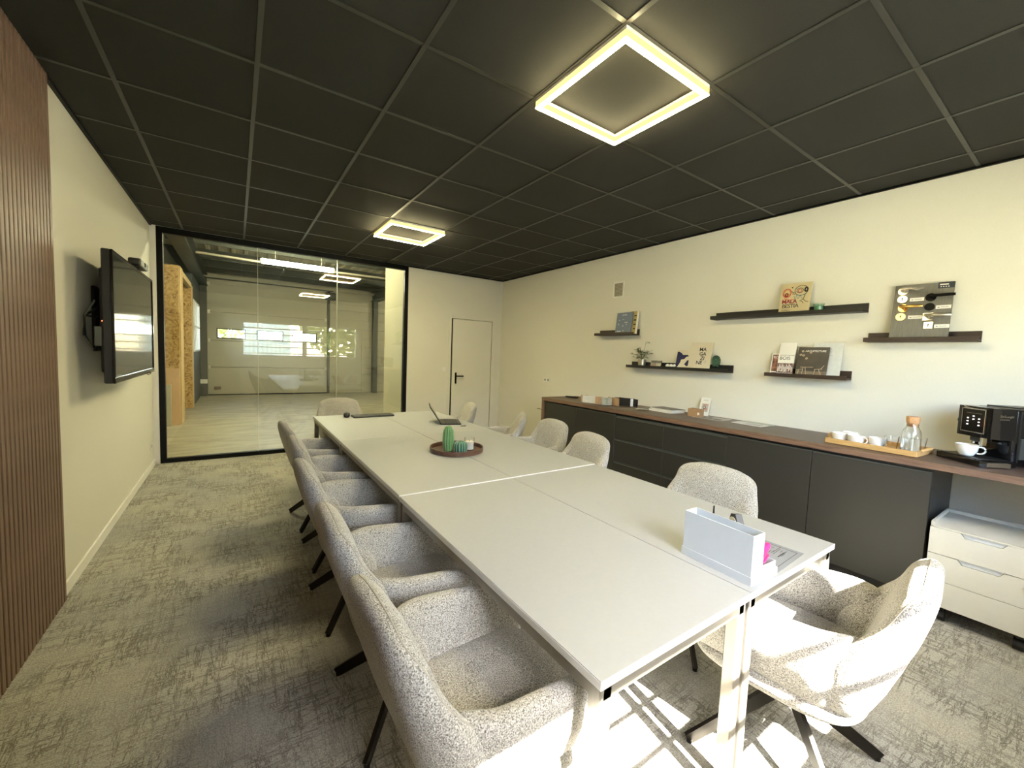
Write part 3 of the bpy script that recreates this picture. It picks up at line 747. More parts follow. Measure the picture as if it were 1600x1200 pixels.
# ledge b
zB = LED['b'][2]
t = thing('potted_plant', 'small leafy plant in a metal pot at the left end of the black ledge', 'plant', (XR-.055, 3.09, zB))
MB().lathe([(0, 0), (.040, 0), (.046, .085), (.042, .085), (.038, .07), (0, .07)], 28).build('pot', M_steel, t, 40)
rnd = random.Random(4); mbl = MB(); mbs = MB()
for k in range(16):
    a = rnd.uniform(-PI, PI); L = rnd.uniform(.08, .17); up = rnd.uniform(.02, .13)
    if k == 0: a, L, up = -PI/2+.4, .10, .20
    dx = math.cos(a)*L*.35 - (.03 if math.cos(a) > 0 else 0); dy = math.sin(a)*L
    p0 = Vector((0, 0, .08)); p1 = Vector((dx*.5, dy*.5, .09+up)); p2 = Vector((dx, dy, .085+up))
    mbs.tube([p0, p1, p2], .0016, 5)
    for q in range(7):
        f = .35+.65*q/6; c = p0*(1-f)**2+p1*2*f*(1-f)+p2*f*f
        if k == 0 and q < 4: continue
        d = Vector((rnd.uniform(-.45, .2), rnd.uniform(-1, 1), rnd.uniform(-.5, .6))).normalized(); n_ = d.orthogonal().normalized(); s = rnd.uniform(.03, .05)
        v = [mbl.bm.verts.new(c), mbl.bm.verts.new(c+d*s*.5+n_*s*.11), mbl.bm.verts.new(c+d*s), mbl.bm.verts.new(c+d*s*.5-n_*s*.11)]
        mbl.bm.faces.new(v)
mbs.build('stem', M_leaf, t, 60); f = mbl.build('foliage', M_leaf, t); f['kind'] = 'stuff'
t = thing('sample_card', 'small black sample card with two colour swatches on the black ledge', 'card', (XL_+.02, 2.96, zB), (-.25, 0, RW))
MB().box(0, .145, 0, .006, 0, .08, .001).build('card', M_blackplast, t)
MB().box(.006, .07, -.001, 0, .006, .05).build('swatch', flat('swatch_mauve', (.32, .25, .23), .6), t); MB().box(.074, .138, -.001, 0, .006, .05).build('swatch', flat('swatch_grey', (.42, .40, .34), .6), t)
t = thing('knob_sample', 'three white round knobs on a small black base on the black ledge', 'knobs', (XL_+.045, 2.775, zB), (0, 0, RW))
MB().box(0, .145, -.02, .02, 0, .012, .002).build('base', M_blackplast, t)
for x in (.028, .072, .116): MB().lathe([(0, .01), (.012, .01), (.022, .022), (.022, .03), (.014, .042), (0, .046)], 20, (x, 0, 0)).build('knob', M_cer, t, 60)
M_print = flat('print_cream', (.64, .58, .47), .7, var=.01)
t = leaning('art_card', 'cream card with dark blue painted shapes behind the MAGAZINE poster', 'card', 2.645, XL_+.03, zB, .20, .205, .003, M_print, .2)
MB().prism([(.0, .0), (.03, .03), (.05, .07), (.055, .10), (.09, .105), (.11, .13), (.14, .14), (.12, .152), (.07, .15), (.05, .17), (.02, .185), (0, .185)], .0008, Matrix(((1, 0, 0, 0), (0, 0, 1, -.0009), (0, 1, 0, 0), (0, 0, 0, 1)))).build('painted_shape', M_navy, t)
MB().prism([(.10, .05), (.13, .03), (.18, .05), (.18, .09), (.13, .095)], .0008, Matrix(((1, 0, 0, 0), (0, 0, 1, -.0009), (0, 1, 0, 0), (0, 0, 0, 1)))).build('painted_shape', M_navy, t)
t = leaning('poster', 'cream poster with black MAGAZINE lettering leaning on the black ledge', 'poster', 2.49, XL_+.012, zB, .237, .285, .006, M_print, .22)
for q, (s, x) in enumerate((('MA', .098), ('GA', .105), ('ZI', .122), ('NE', .085))): lettering(s, .052, M_ink, t, (x, -.0008, .195-.046*q), spacing=1.0, bold=.0008)
lettering('N 01\nREVUE', .011, M_grey, t, (.178, -.0008, .07), rot=(PI/2, -PI/2, 0))
t = thing('glass_vase', 'small dark green glass vase at the right of the MAGAZINE poster', 'vase', (XL_+.03, 2.195, zB))
MB().lathe([(0, 0), (.026, 0), (.024, .012), (.022, .03), (.034, .055), (.041, .085), (.040, .11), (.030, .135), (.014, .148), (0, .15), ], 28).build('body', M_green, t, 80)
# ledge c
zC = LED['c'][2]
M_cover = flat('cover_cream', (.56, .47, .28), .65, var=.05, scale=8)
t = leaning('book', 'cream MALA BESTIA book with loose painted doodles on the upper black ledge', 'book', 1.665, XL_+.01, zC, .225, .262, .016, M_cover, .13, edge=M_paper)
lettering('BESTIA', .048, M_ink, t, (.022, -.0008, .052), spacing=.85); lettering('MALA', .045, flat('ink_wine', (.22, .015, .03), .7), t, (.018, -.0010, .092), spacing=.95, bold=.0012); lettering('TOMO I', .018, M_ink, t, (.022, -.0008, .026))
M_red = flat('ink_red', (.55, .10, .06), .7); M_teal = flat('ink_teal', (.12, .30, .32), .7); M_och = flat('ink_ochre', (.55, .30, .08), .7)
def stroke(parent, pts, wd, m, nm='drawn_line', close=False): return MB().tube([(x, -.0008, z) for x, z in pts], wd, 5, close).build(nm, m, parent)
def circ(cx, cz, rx, rz, n=18): return [(cx+rx*math.cos(2*PI*q/n), cz+rz*math.sin(2*PI*q/n)) for q in range(n)]
stroke(t, circ(.05, .18, .030, .036), .0045, M_red, close=True); stroke(t, circ(.05, .18, .022, .026), .003, M_och, close=True); stroke(t, circ(.048, .165, .010, .012), .006, flat('ink_wine2', (.25, .03, .02), .7), close=True)
stroke(t, circ(.155, .195, .048, .042), .0022, M_ink, close=True); stroke(t, circ(.145, .195, .024, .021), .002, M_ink, close=True); stroke(t, circ(.145, .193, .013, .014), .003, M_red, close=True); stroke(t, circ(.190, .20, .010, .016), .006, M_ink, close=True)
stroke(t, [(.085, .19), (.105, .178), (.09, .172), (.11, .165)], .0025, M_ink); stroke(t, [(.105, .15), (.115, .125), (.125, .15), (.135, .125), (.15, .15), (.165, .13)], .0025, M_teal); stroke(t, [(.12, .155), (.19, .155)], .0025, M_teal)
stroke(t, [(.185, .155), (.175, .12), (.15, .105), (.17, .10), (.18, .085)], .002, M_ink); stroke(t, [(.175, .12), (.195, .10), (.215, .095)], .002, M_ink); stroke(t, [(.03, .135), (.08, .118), (.11, .122)], .003, M_red); stroke(t, [(.08, .225), (.09, .23), (.085, .22)], .003, M_ink)
t = thing('candle_glass', 'pale green glass candle holder right of the cream book', 'candle holder', (XL_+.03, 1.375, zC))
MB().lathe([(0, 0), (.032, 0), (.037, .07), (.034, .07), (.030, .008), (0, .008)], 28).build('glass', M_greenl, t, 60); MB().lathe([(0, .009), (.028, .009), (.03, .045), (0, .045)], 24).build('wax', flat('green_wax', (.35, .55, .42), .6), t, 60)
# ledge d
zD = LED['d'][2]
M_photo = flat('photo_brown', (.22, .09, .06), .6, var=.8, scale=40); M_photo2 = flat('photo_mauve', (.20, .12, .11), .6, var=.9, scale=60)
t = leaning('brochure', 'small white bordered brochure with a reddish picture at the left end of the ledge', 'brochure', 1.70, XL_+.025, zD, .12, .185, .003, M_paper, .15)
MB().box(.008, .112, -.0008, 0, .03, .178).build('picture', M_photo, t); lettering('RO', .03, M_paper, t, (.014, -.0016, .145)); MB().box(.012, .05, -.0008, 0, .01, .02).build('caption', M_navy, t)
t = leaning('brochure', 'tall narrow white brochure lettered BOIS on the brown ledge', 'brochure', 1.645, XL_+.01, zD, .125, .285, .004, M_paper, .2)
MB().box(.0, .125, -.0008, 0, .02, .105).build('picture', M_photo2, t); lettering('BOIS', .040, M_ink, t, (.010, -.0008, .135)); lettering('ARCHITECTURE AVEC', .0115, M_ink, t, (.010, -.0008, .170)); lettering('NATURE', .016, M_paper, t, (.02, -.0016, .03))
mb = MB()
for q in range(11): mb.box(.008+.0105*q, .013+.0105*q, -.0012, -.0007, .03+.006*(q*7 % 5), .075+.005*(q*3 % 5))
mb.build('picture_detail', M_paper, t)
t = leaning('poster', 'plain white leaflet behind the dark magazine on the brown ledge', 'poster', 1.40, XL_+.034, zD, .20, .28, .003, flat('leaflet_white', (.62, .63, .62), .6), .16)
lettering('1\nL', .02, M_grey, t, (.118, -.0008, .225)); MB().box(.115, .14, -.0008, 0, .175, .177).build('mark', M_grey, t)
M_mag = flat('magazine_dark', (.058, .048, .040), .45, var=.5, scale=5)
t = leaning('magazine', 'dark grey interiors magazine with a table and chairs on its cover', 'magazine', 1.495, XL_+.008, zD, .215, .245, .006, M_mag, .17, edge=M_paper)
lettering('ARCHITECTURE', .021, M_paper, t, (.05, -.0008, .205), spacing=.95)
M_lines = flat('photo_beige', (.50, .40, .28), .6)
for a, b in (((.03, .075), (.12, .078)), ((.05, .075), (.045, .01)), ((.065, .075), (.075, .01)), ((.13, .06), (.185, .065)), ((.135, .06), (.13, .01)), ((.16, .06), (.185, .005)), ((.175, .065), (.195, .095)), ((.0, .05), (.05, .06)), ((.02, .05), (.015, .01))): stroke(t, [a, b], .0018, M_lines)
for c in ((.022, .21), (.01, .18), (.03, .175), (.055, .15), (.08, .20)): stroke(t, circ(c[0]+.01, c[1], .007, .006, 10), .003, M_lines, close=True)
MB().box(0, .215, -.0006, 0, 0, .045).build('picture_floor', flat('photo_floor', (.16, .125, .09), .5, var=.4, scale=20), t)
# ledge e: door handle sample board
zE = LED['e'][2]
t = thing('handle_board', 'grey sample board carrying door handles and key plates on the right ledge', 'sample board', (XL_+.012, .925, zE), (-.13, 0, RW))
M_board = wood('grey_board_oak', (.135, .128, .108), (.20, .19, .16), (25, 25, 2), .6)
BW, BH = .295, .392
MB().box(0, BW, 0, .016, 0, BH, .001).build('board', M_board, t)
MB().box(BW-.078, BW, -.001, 0, BH-.042, BH-.0).build('logo_label', flat('label_navy', (.008, .014, .03), .4), t)
mb = MB(); mb.box(BW-.07, BW-.028, -.0016, -.001, BH-.02, BH-.012); 
for q in range(4): mb.box(BW-.066+.012*q, BW-.06+.012*q, -.0016, -.001, BH-.034, BH-.029)
mb.build('logo_print', M_paper, t)
def rosette(x, z, m, r=.026, sq=False, key=True):
    mb = MB()
    if sq: mb.box(x-r, x+r, -.008, 0, z-r, z+r, .002)
    else: mb.cyl((x, 0, z), (x, -.008, z), r, n=28)
    o = mb.build('key_plate', m, t, 50 if not sq else None)
    if key:
        mb = MB(); mb.cyl((x, -.008, z+.005), (x, -.009, z+.005), .005, n=12); mb.box(x-.0025, x+.0025, -.009, -.008, z-.011, z+.005); mb.build('keyhole', M_ink, o)
    return o
def lever(x, z, m, L, sq=False, wav=False, fl=False):
    mb = MB()
    if sq: mb.box(x-.026, x+.026, -.008, 0, z-.026, z+.026, .002)
    else: mb.cyl((x, 0, z), (x, -.008, z), .027, n=28)
    o = mb.build('handle_rose', m, t, 50 if not sq else None)
    mb = MB(); mb.cyl((x, -.008, z), (x, -.05, z), .009)
    if wav: mb.tube([(x-.005, -.05, z), (x+.02, -.052, z+.006), (x+.05, -.052, z+.004), (x+.08, -.05, z-.004), (x+.115, -.046, z+.002)], [.010, .009, .008, .008, .005], 10)
    elif fl: mb.box(x-.011, x+L, -.06, -.047, z-.010, z+.010, .002)
    else: mb.cyl((x-.008, -.05, z), (x+L, -.05, z), .0095, n=14)
    mb.build('lever', m, o, 50)
def label(x, z): 
    o = MB().box(x, x+.072, -.001, 0, z-.012, z+.012).build('name_label', M_paper, t); mb = MB(); mb.box(x+.008, x+.018, -.0015, -.001, z-.004, z); mb.box(x+.024, x+.06, -.0015, -.001, z-.001, z+.001); mb.build('label_print', M_ink, o)
lever(.045, .348, M_steel, .1, wav=True); rosette(.047, .290, M_steel); label(.085, .285)
lever(.058, .226, M_brass, .108, fl=True); rosette(.050, .164, M_brass); label(.088, .160)
lever(.190, .292, M_black, .122); rosette(.190, .226, M_black, key=False); label(.220, .222)
lever(.188, .158, M_steel, .12, sq=True, fl=True); rosette(.196, .098, M_steel, .024, sq=True); label(.224, .092)
lever(.058, .090, M_steelg, .0, sq=True) if False else None

# vent, sockets, switch
t = thing('wall_vent', 'small square air vent grille high on the right wall', 'vent', (XR, 3.635, 2.215), (0, 0, RW))
mb = MB(); mb.box(0, .175, -.01, 0, 0, .02, .002); mb.box(0, .175, -.01, 0, .18, .20, .002); mb.box(0, .02, -.01, 0, .02, .18); mb.box(.155, .175, -.01, 0, .02, .18); mb.build('frame', M_white, t)
for q in range(9): MB().box(.02, .155, -.007, -.002, .024+.0172*q, .033+.0172*q).build('slat', flat('vent_slat', (.40, .37, .27), .6) if q == 0 else bpy.data.materials['vent_slat'], t)
MB().box(.02, .155, -.0015, 0, .02, .18).build('back_plate', M_frame, t)
def socket(name, lab, loc, rz, gangs=1, cat='socket'):
    t = thing(name, lab, cat, loc, (0, 0, rz))
    for g_ in range(gangs):
        x = .075*g_; p = MB().box(x-.037, x+.037, -.009, 0, -.037, .037, .003).build('cover_plate', M_white, t)
        if cat == 'socket':
            MB().cyl((x, -.0095, 0), (x, -.008, 0), .021, n=24).build('socket_well', M_grey, p); mb = MB()
            for s in (-.009, .009): mb.cyl((x+s, -.0105, 0), (x+s, -.009, 0), .0028, n=8)
            mb.build('pin_hole', M_ink, p)
        else: MB().box(x-.025, x+.025, -.012, -.009, -.025, .025, .002).build('rocker', M_white, p)
socket('double_socket', 'white double wall socket left of the walnut cabinet run', (XR, 4.93, 1.09), RW, 2)
socket('wall_socket', 'white wall socket low on the left wall near the glass partition', (XL, 6.02, .265), PI/2)
socket('light_switch', 'white light switch beside the closed door', (2.87, YB, 1.175), 0, 1, 'switch')
socket('wall_socket', 'white wall socket low on the right wall past the cabinets', (XR, 5.05, .52), RW) if False else None
tag(MB().tube([(XR-.006, 4.25, .60), (XR-.006, 4.6, .615), (XR-.006, 5.1, .62)], .006, 6).build('cable', M_frame, smooth=60), 'thin cable running along the right wall left of the cabinets', 'cable')

# ------------------------------------------------------------------ tv on the left wall
t = thing('television', 'wide black television on a bracket on the left wall', 'television', (-.62, 4.175, 1.58))
TW, TH = 1.44, .82
mb = MB(); mb.box(-.05, -.008, -TW/2, TW/2, -TH/2, TH/2, .006); mb.box(-.085, -.05, -TW/2+.12, TW/2-.12, -TH/2+.06, TH/2-.1, .01); mb.build('back_shell', M_blackplast, t)
mb = MB()
for a in ((-TW/2, TW/2, TH/2-.018, TH/2), (-TW/2, TW/2, -TH/2, -TH/2+.035), (-TW/2, -TW/2+.018, -TH/2+.035, TH/2-.018), (TW/2-.018, TW/2, -TH/2+.035, TH/2-.018)): mb.box(-.01, .004, a[0], a[1], a[2], a[3], .002)
mb.build('bezel', M_gloss, t)
M_scr, tt, bb = new_mat('tv_screen'); bb.inputs['Base Color'].default_value = (.012, .013, .014, 1); bb.inputs['Roughness'].default_value = .06; bb.inputs['IOR'].default_value = 2.3
nz = N(tt, 'ShaderNodeTexNoise', Scale=4.0); rr = ramp(tt, [(0, (.05, .05, .05)), (1, (.08, .08, .08))]); tt.links.new(nz.outputs[0], rr.inputs[0]); tt.links.new(rr.outputs[0], bb.inputs['Roughness'])
MB().box(-.008, -.002, -TW/2+.018, TW/2-.018, -TH/2+.035, TH/2-.018).build('screen', M_scr, t)
MB().tube([(.003, .3, -TH/2+.008), (.012, .34, -TH/2-.004), (.012, .46, -TH/2-.004), (.003, .5, -TH/2+.008)], .004, 6).build('sensor_bar', M_steelg, t, 60)
mb = MB(); mb.box(-.182, -.16, -.3, .3, -.22, .22, .004); mb.box(-.16, -.085, -.25, -.2, -.2, .2); mb.box(-.16, -.085, .2, .25, -.2, .2); mb.build('wall_bracket', M_black, t)
for s in range(3): MB().tube([(-.10, -TW/2+.10+.02*s, .1-.05*s), (-.13, -TW/2+.02, .0), (-.135, -TW/2+.01+.02*s, -.12), (-.11, -TW/2+.08, -.2), (-.09, -TW/2+.16, -.14+.04*s)], .006, 6).build('cable', M_black if s else M_steelg, t, 60)
MB().box(-.09, -.055, -TW/2+.01, -TW/2+.05, -.18, -.06, .004).build('media_stick', M_steelg, t)
led = MB().box(-.052, -.049, -TW/2-.002, -TW/2, -.03, -.024).build('power_led', emit('red_led', (1, .15, .05), 3), t)
t = thing('video_camera', 'small black video bar on top of the television', 'webcam', (-.62, 4.34, 1.99))
MB().box(-.045, .03, -.16, .16, .018, .075, .012, 2).build('body', M_blackplast, t); MB().box(-.04, .0, -.04, .04, 0, .018).build('clamp', M_black, t); MB().cyl((.0285, 0, .048), (.033, 0, .048), .017, n=20).build('lens', M_gloss, t, 50)

# ------------------------------------------------------------------ on the table
t = thing('round_tray', 'round dark wood tray in the middle of the table', 'tray', (1.337, 2.655, ZT))
MB().lathe([(0, 0), (.185, 0), (.193, .004), (.195, .036), (.189, .036), (.186, .008), (0, .007)], 56).build('tray', M_traywood, t, 40)
def cactus(x, y, r, h, lab, m, ribs, nm, beads):
    t = thing(nm, lab, 'ornament', (x, y, ZT+.0085)); n = ribs*8
    prof = [(0, 0), (r*.72, 0)]+[(r*(.80+.20*math.sin(PI*min(1, f*1.05)))*math.sqrt(max(0, 1-max(0, (f-.72)/.28)**2.2)), h*f) for f in [q/18 for q in range(1, 18)]]+[(0, h)]
    MB().lathe(prof, n, (0, 0, 0), lambda a: .90+.10*abs(math.cos(a*ribs/2))).build('body', m, t, 179)
    if beads:
        mb = MB()
        for q in range(ribs):
            a = 2*PI*q/ribs
            for f in [.06+.055*i for i in range(16)]:
                rr = r*(.80+.20*math.sin(PI*min(1, f*1.05)))*math.sqrt(max(0, 1-max(0, (f-.72)/.28)**2.2)); p = Vector((rr*math.cos(a), rr*math.sin(a), h*f))
                bmesh.ops.create_icosphere(mb.bm, subdivisions=1, radius=.0022, matrix=Matrix.Translation(p))
        b_ = mb.build('bead', flat('cream_bead', (.62, .66, .45), .4), t, 179); b_['kind'] = 'stuff'
    else:
        mb = MB()
        for q in range(ribs):
            a = 2*PI*q/ribs; mb.tube([(rr*math.cos(a)*1.005, rr*math.sin(a)*1.005, zz) for rr, zz in prof[3:-1]], .0013, 5)
        b_ = mb.build('rib_line', flat('pale_glaze', (.32, .45, .33), .3), t, 179); b_['kind'] = 'stuff'
cactus(1.268, 2.655, .042, .185, 'tall green ceramic cactus with pale dots on the round tray', M_cact, 12, 'ceramic_cactus', True)
cactus(1.325, 2.57, .049, .086, 'short round dark green ceramic cactus on the round tray', M_cact2, 14, 'ceramic_cactus', False)
t = thing('candle_jar', 'white candle in a clear glass jar on the round tray', 'candle', (1.425, 2.625, ZT+.0085))
MB().lathe([(0, 0), (.036, 0), (.037, .09), (.034, .09), (.033, .005), (0, .005)], 32).build('jar', M_glass, t, 50); MB().lathe([(0, .006), (.0325, .006), (.0325, .062), (0, .062)], 32).build('wax', M_wax, t, 50); MB().cyl((0, 0, .062), (0, 0, .072), .0012, n=6).build('wick', M_ink, t)
# laptop
t = thing('laptop', 'open dark laptop near the far right of the table', 'laptop', (1.735, 3.845, ZT), (0, 0, math.radians(-21)))
MB().box(0, .205, -.15, .15, .001, .013, .003).build('base', M_blackplast, t)
mb = MB()
M_key = flat('key_grey', (.03, .03, .032), .5)
for r_ in range(5):
    for c_ in range(13): mb.box(.045+.026*r_, .067+.026*r_, -.138+.0213*c_, -.119+.0213*c_, .013, .0145)
kk = mb.build('keys', M_key, t); kk['kind'] = 'stuff'
MB().box(-.0045, .0045, -.148, .148, 0, .205, .002).build('screen_lid', M_blackplast, t, loc=(.002, 0, .010), rot=(0, math.radians(-33), 0))
MB().box(.0046, .0052, -.138, .138, .012, .195).build('screen', M_scr, t, loc=(.002, 0, .010), rot=(0, math.radians(-33), 0))
MB().cyl((.0, -.14, .010), (.0, .14, .010), .006, n=10).build('hinge', M_black, t, 50)
tag(MB().box(-.028, .028, -.008, .008, 0, .007, .002).build('usb_receiver', M_blackplast, loc=(1.855, 3.555, ZT)), 'small black usb dongle in front of the laptop', 'dongle')
t = thing('keyboard', 'slim black keyboard at the far left end of the table', 'keyboard', (1.225, 4.46, ZT), (0, 0, math.radians(1)))
MB().box(-.215, .215, -.065, .065, .003, .018, .003).build('case', M_blackplast, t)
mb = MB()
for r_ in range(5):
    for c_ in range(19): mb.box(-.208+.0219*c_, -.189+.0219*c_, -.058+.0235*r_, -.038+.0235*r_, .018, .023)
kk = mb.build('keys', M_key, t); kk['kind'] = 'stuff'
mb = MB()
for s in (-.2, .2): mb.box(s-.01, s+.01, -.05, .05, 0, .003)
mb.build('foot', M_black, t)
t = thing('computer_mouse', 'black mouse left of the black keyboard', 'mouse', (.965, 4.50, ZT), (0, 0, 1.3))
cushion(-.055, .055, .033, -.01, .034, .006, 2.6).build('shell', M_blackplast, t, 179, loc=(0, 0, .0105)); MB().cyl((.02, -.004, .046), (.02, .004, .046), .008, n=12).build('wheel', M_key, t, 50)
# organiser
t = thing('desk_organiser', 'pale grey organiser box with a tall file slot at the near table end', 'organiser', (1.371, .601, ZT-.004), (0, 0, math.radians(-3)))
OL, OW, wl = .258, .163, .003       # length along Y, width along X
mb = MB(); mb.box(0, OW, 0, OL, 0, .004); mb.box(0, wl, 0, OL, .004, .028); mb.box(OW-wl, OW, 0, OL, .004, .028); mb.box(wl, OW-wl, 0, wl, .004, .028); mb.box(wl, OW-wl, OL-wl, OL, .004, .028); mb.build('base_tray', M_plast, t)
fx = .068; mb = MB(); a, b = .0035, .165
mb.box(.0035, .0035+wl, .0035, OL-.0035, .004, b); mb.box(fx, fx+wl, .0035, OL-.0035, .004, b); mb.box(.0035+wl, fx, .0035, .0035+wl, .004, b); mb.box(.0035+wl, fx, OL-.0035-wl, OL-.0035, .004, b); mb.build('file_slot', M_plast, t)
mb = MB(); x0, x1 = fx+.006, OW-.005; ys = (.006, .09, .175, OL-.006)
mb.box(x0, x0+.0025, ys[0], ys[3], .004, .05); mb.box(x1-.0025, x1, ys[0], ys[3], .004, .05)
for y in ys: mb.box(x0, x1, y-.00125, y+.00125, .004, .05)
mb.build('compartments', M_plast, t)
Rm = Matrix.Rotation(math.radians(-3), 4, 'Z')
def orgpos(x, y, z): p = Rm @ Vector((x, y, z)); return (1.371+p.x, .601+p.y, ZT-.004+z)
t = thing('tape_dispenser', 'black tape dispenser standing in the organiser', 'tape dispenser', orgpos(.118, .128, .0045), (0, 0, math.radians(60)))
mb = MB(); mb.prism([(-.035, 0), (.035, 0), (.03, .12), (.014, .168), (-.012, .175), (-.032, .14)], .024, Matrix(((1, 0, 0, 0), (0, 0, 1, -.012), (0, 1, 0, 0), (0, 0, 0, 1)))); mb.build('body', M_blackplast, t); MB().cyl((0, -.0135, .14), (0, .0135, .14), .02, n=20).build('tape_roll', M_paper, t, 50)
t = thing('scissors', 'black scissors standing point up in the organiser', 'scissors', orgpos(.118, .215, .0045))
mb = MB(); mb.bar((0, -.006, .05), (0, .0005, .172), .009, .0014, .0015, .0010, (1, 0, 0)); mb.bar((.003, .006, .05), (.003, -.0005, .172), .009, .0014, .0015, .0010, (1, 0, 0)); mb.build('blade', M_blackplast, t)
MB().tube([(0, -.012+.012*math.cos(a), .028+.022*math.sin(a)) for a in [2*PI*q/14 for q in range(14)]], .0035, 6, True).build('handle', M_blackplast, t, 179); MB().tube([(.003, .014+.012*math.cos(a), .027+.02*math.sin(a)) for a in [2*PI*q/14 for q in range(14)]], .0035, 6, True).build('handle', M_blackplast, t, 179)
t = thing('marker_clip', 'bright pink marker lying across the front compartment of the organiser', 'marker', orgpos(.120, .030, .058), (0, -.22, math.radians(8)))
mb = MB(); mb.tube([(-.04, 0, .006), (0, .002, .010), (.035, 0, .02), (.05, -.002, .022)], [.009, .012, .013, .010], 10); mb.build('barrel', M_pink, t, 60); mb = MB(); mb.box(-.035, .02, -.016, -.009, .0, .007, .002); mb.build('clip', M_pink, t)
# plan drawing
t = thing('floor_plan', 'sheet with a printed floor plan under the organiser at the table edge', 'paper', (1.515, .595, ZT-.004), (0, 0, math.radians(3)))
MB().box(0, .285, 0, .20, .0003, .0012).build('sheet', flat('plan_paper', (.20, .21, .235), .8, var=.01), t)
mb = MB(); rnd = random.Random(11)
for q in range(44):
    x, y = rnd.uniform(.03, .24), rnd.uniform(.03, .17)
    if q % 2: mb.box(x, min(.27, x+rnd.uniform(.02, .08)), y, y+.0016, .0012, .0016)
    else: mb.box(x, x+.0016, y, min(.185, y+rnd.uniform(.015, .05)), .0012, .0016)
mb.box(.02, .265, .015, .0165, .0012, .0016); mb.box(.02, .265, .183, .1845, .0012, .0016); mb.box(.02, .0216, .015, .184, .0012, .0016); mb.box(.264, .2656, .015, .184, .0012, .0016)
mb.build('plan_lines', flat('plan_ink', (.04, .045, .055), .8), t)

# ------------------------------------------------------------------ on the worktop
t = thing('remote_control', 'black remote control at the far left of the worktop', 'remote', (3.72, 4.03, ZW), (0, 0, math.radians(95)))
MB().box(-.10, .10, -.024, .024, 0, .018, .004).build('case', M_blackplast, t); mb = MB()
for q in range(6):
    for r_ in (-1, 0, 1): mb.box(-.07+.022*q, -.058+.022*q, r_*.014-.004, r_*.014+.004, .018, .0195)
kk = mb.build('buttons', M_key, t)
def sample_book(lab, x, y, leaves, cols, h=.088):
    t = thing('sample_book', lab, 'samples', (x, y, ZW))
    for k, (ax, ay, ang, L, c) in enumerate(leaves):
        MB().box(0, L, -.004, .004, 0.0005, h*(1-.03*(k % 3)), .0008).build('sample', cols[c], t, loc=(ax, ay, 0), rot=(0, 0, math.radians(ang)))
S_oak = wood('sample_oak', (.36, .22, .12), (.52, .34, .20), (20, 20, 2)); S_white = flat('sample_white', (.70, .70, .70), .5); S_tan = wood('sample_tan', (.30, .17, .08), (.42, .26, .14), (20, 20, 2)); S_stone = flat('sample_stone', (.46, .46, .40), .6, var=.15, scale=60); S_black = flat('sample_black', (.012, .012, .012), .5)
sample_book('fanned decor samples in oak, white and stone at the left of the worktop', 3.50, 3.50,
    [(-.03, .10, -30, .09, 'o'), (-.015, .085, -72, .27, 'w'), (.02, .10, -72, .30, 'o'), (-.005, -.115, -50, .085, 'o'), (.02, -.105, -40, .085, 't'), (.015, -.20, -10, .05, 's'), (.02, -.21, -8, .05, 's'), (.03, -.22, -5, .05, 's'), (.045, -.235, 0, .06, 's'), (.06, -.25, 4, .07, 's')], {'o': S_oak, 'w': S_white, 't': S_tan, 's': S_stone})
sample_book('fanned wood and black decor samples right of the oak sample fan', 3.63, 3.24,
    [(.02, .09-.012*q, -86-4*q, .15, 'o') for q in range(7)]+[(.10+.012*q, .05-.018*q, -74-2*q, .20, 'b') for q in range(5)]+[(.115, -.165, -40, .03, 's')], {'o': S_oak, 'b': S_black, 's': S_white})
tag(MB().lathe([(0, 0), (.07, 0), (.07, .002), (0, .002)], 32).build('coaster', flat('coaster_grey', (.20, .18, .13), .6), loc=(3.52, 2.93, ZW)), 'thin round grey disc on the worktop before the sample fans', 'coaster')
t = thing('swatch_ring', 'thin translucent swatches beside the round grey disc', 'samples', (3.60, 2.86, ZW), (0, 0, .5))
for q in range(4): MB().box(0, .11, -.02, .02, .001+.002*q, .0025+.002*q).build('swatch', S_stone, t, rot=(0, 0, -.5*q))
rnd = random.Random(2)
for q in range(4):
    tz = .008*q+ZW; cm = (M_paper, flat('mag_grey', (.48, .5, .5), .5), M_paper, flat('mag_dark', (.07, .06, .05), .4))[q]
    t = thing('magazine', ('white magazine at the bottom of the stack on the worktop', 'grey magazine second from the bottom of the stack', 'white magazine under the dark topmost one of the stack', 'dark covered magazine on top of the stack on the worktop')[q], 'magazine', (3.79+.01*q, 2.63+.012*(q % 2), tz), (0, 0, math.radians((-6, -3, -9, -5)[q])))
    MB().box(-.105, .105, -.145, .145, .0, .001).build('back_cover', cm, t); MB().box(-.103, .105, -.143, .143, .001, .0062).build('pages', M_paper, t); MB().box(-.105, .105, -.145, .145, .0062, .0075).build('front_cover', cm, t)
t = thing('card_box', 'small brown kraft box with a white label on the worktop', 'box', (3.77, 2.285, ZW), (0, 0, RW+.12))
M_kraft = flat('kraft_card', (.34, .20, .10), .8)
mb = MB(); mb.box(-.06, .06, -.045, .045, 0, .075, .001); mb.build('carton', M_kraft, t); MB().box(.036, .056, -.0465, -.0455, .02, .072).build('label', M_paper, t); MB().box(.006, .058, -.047, -.046, .045, .075, .0).build('flap', M_kraft, t)
t = leaning('brochure', 'white brochure with a framed drawing standing behind the kraft box', 'brochure', 2.335, 3.895, ZW, .105, .185, .003, M_paper, .25)
MB().box(.02, .09, -.0008, 0, .04, .125).build('picture', flat('photo_pale', (.48, .44, .40), .6), t); lettering('DECOR', .013, M_grey, t, (.032, -.0008, .155)); stroke(t, circ(.05, .085, .014, .014), .003, M_ink, close=True); stroke(t, circ(.07, .07, .008, .01), .003, M_red, close=True); stroke(t, [(.035, .11), (.075, .112)], .003, M_red)
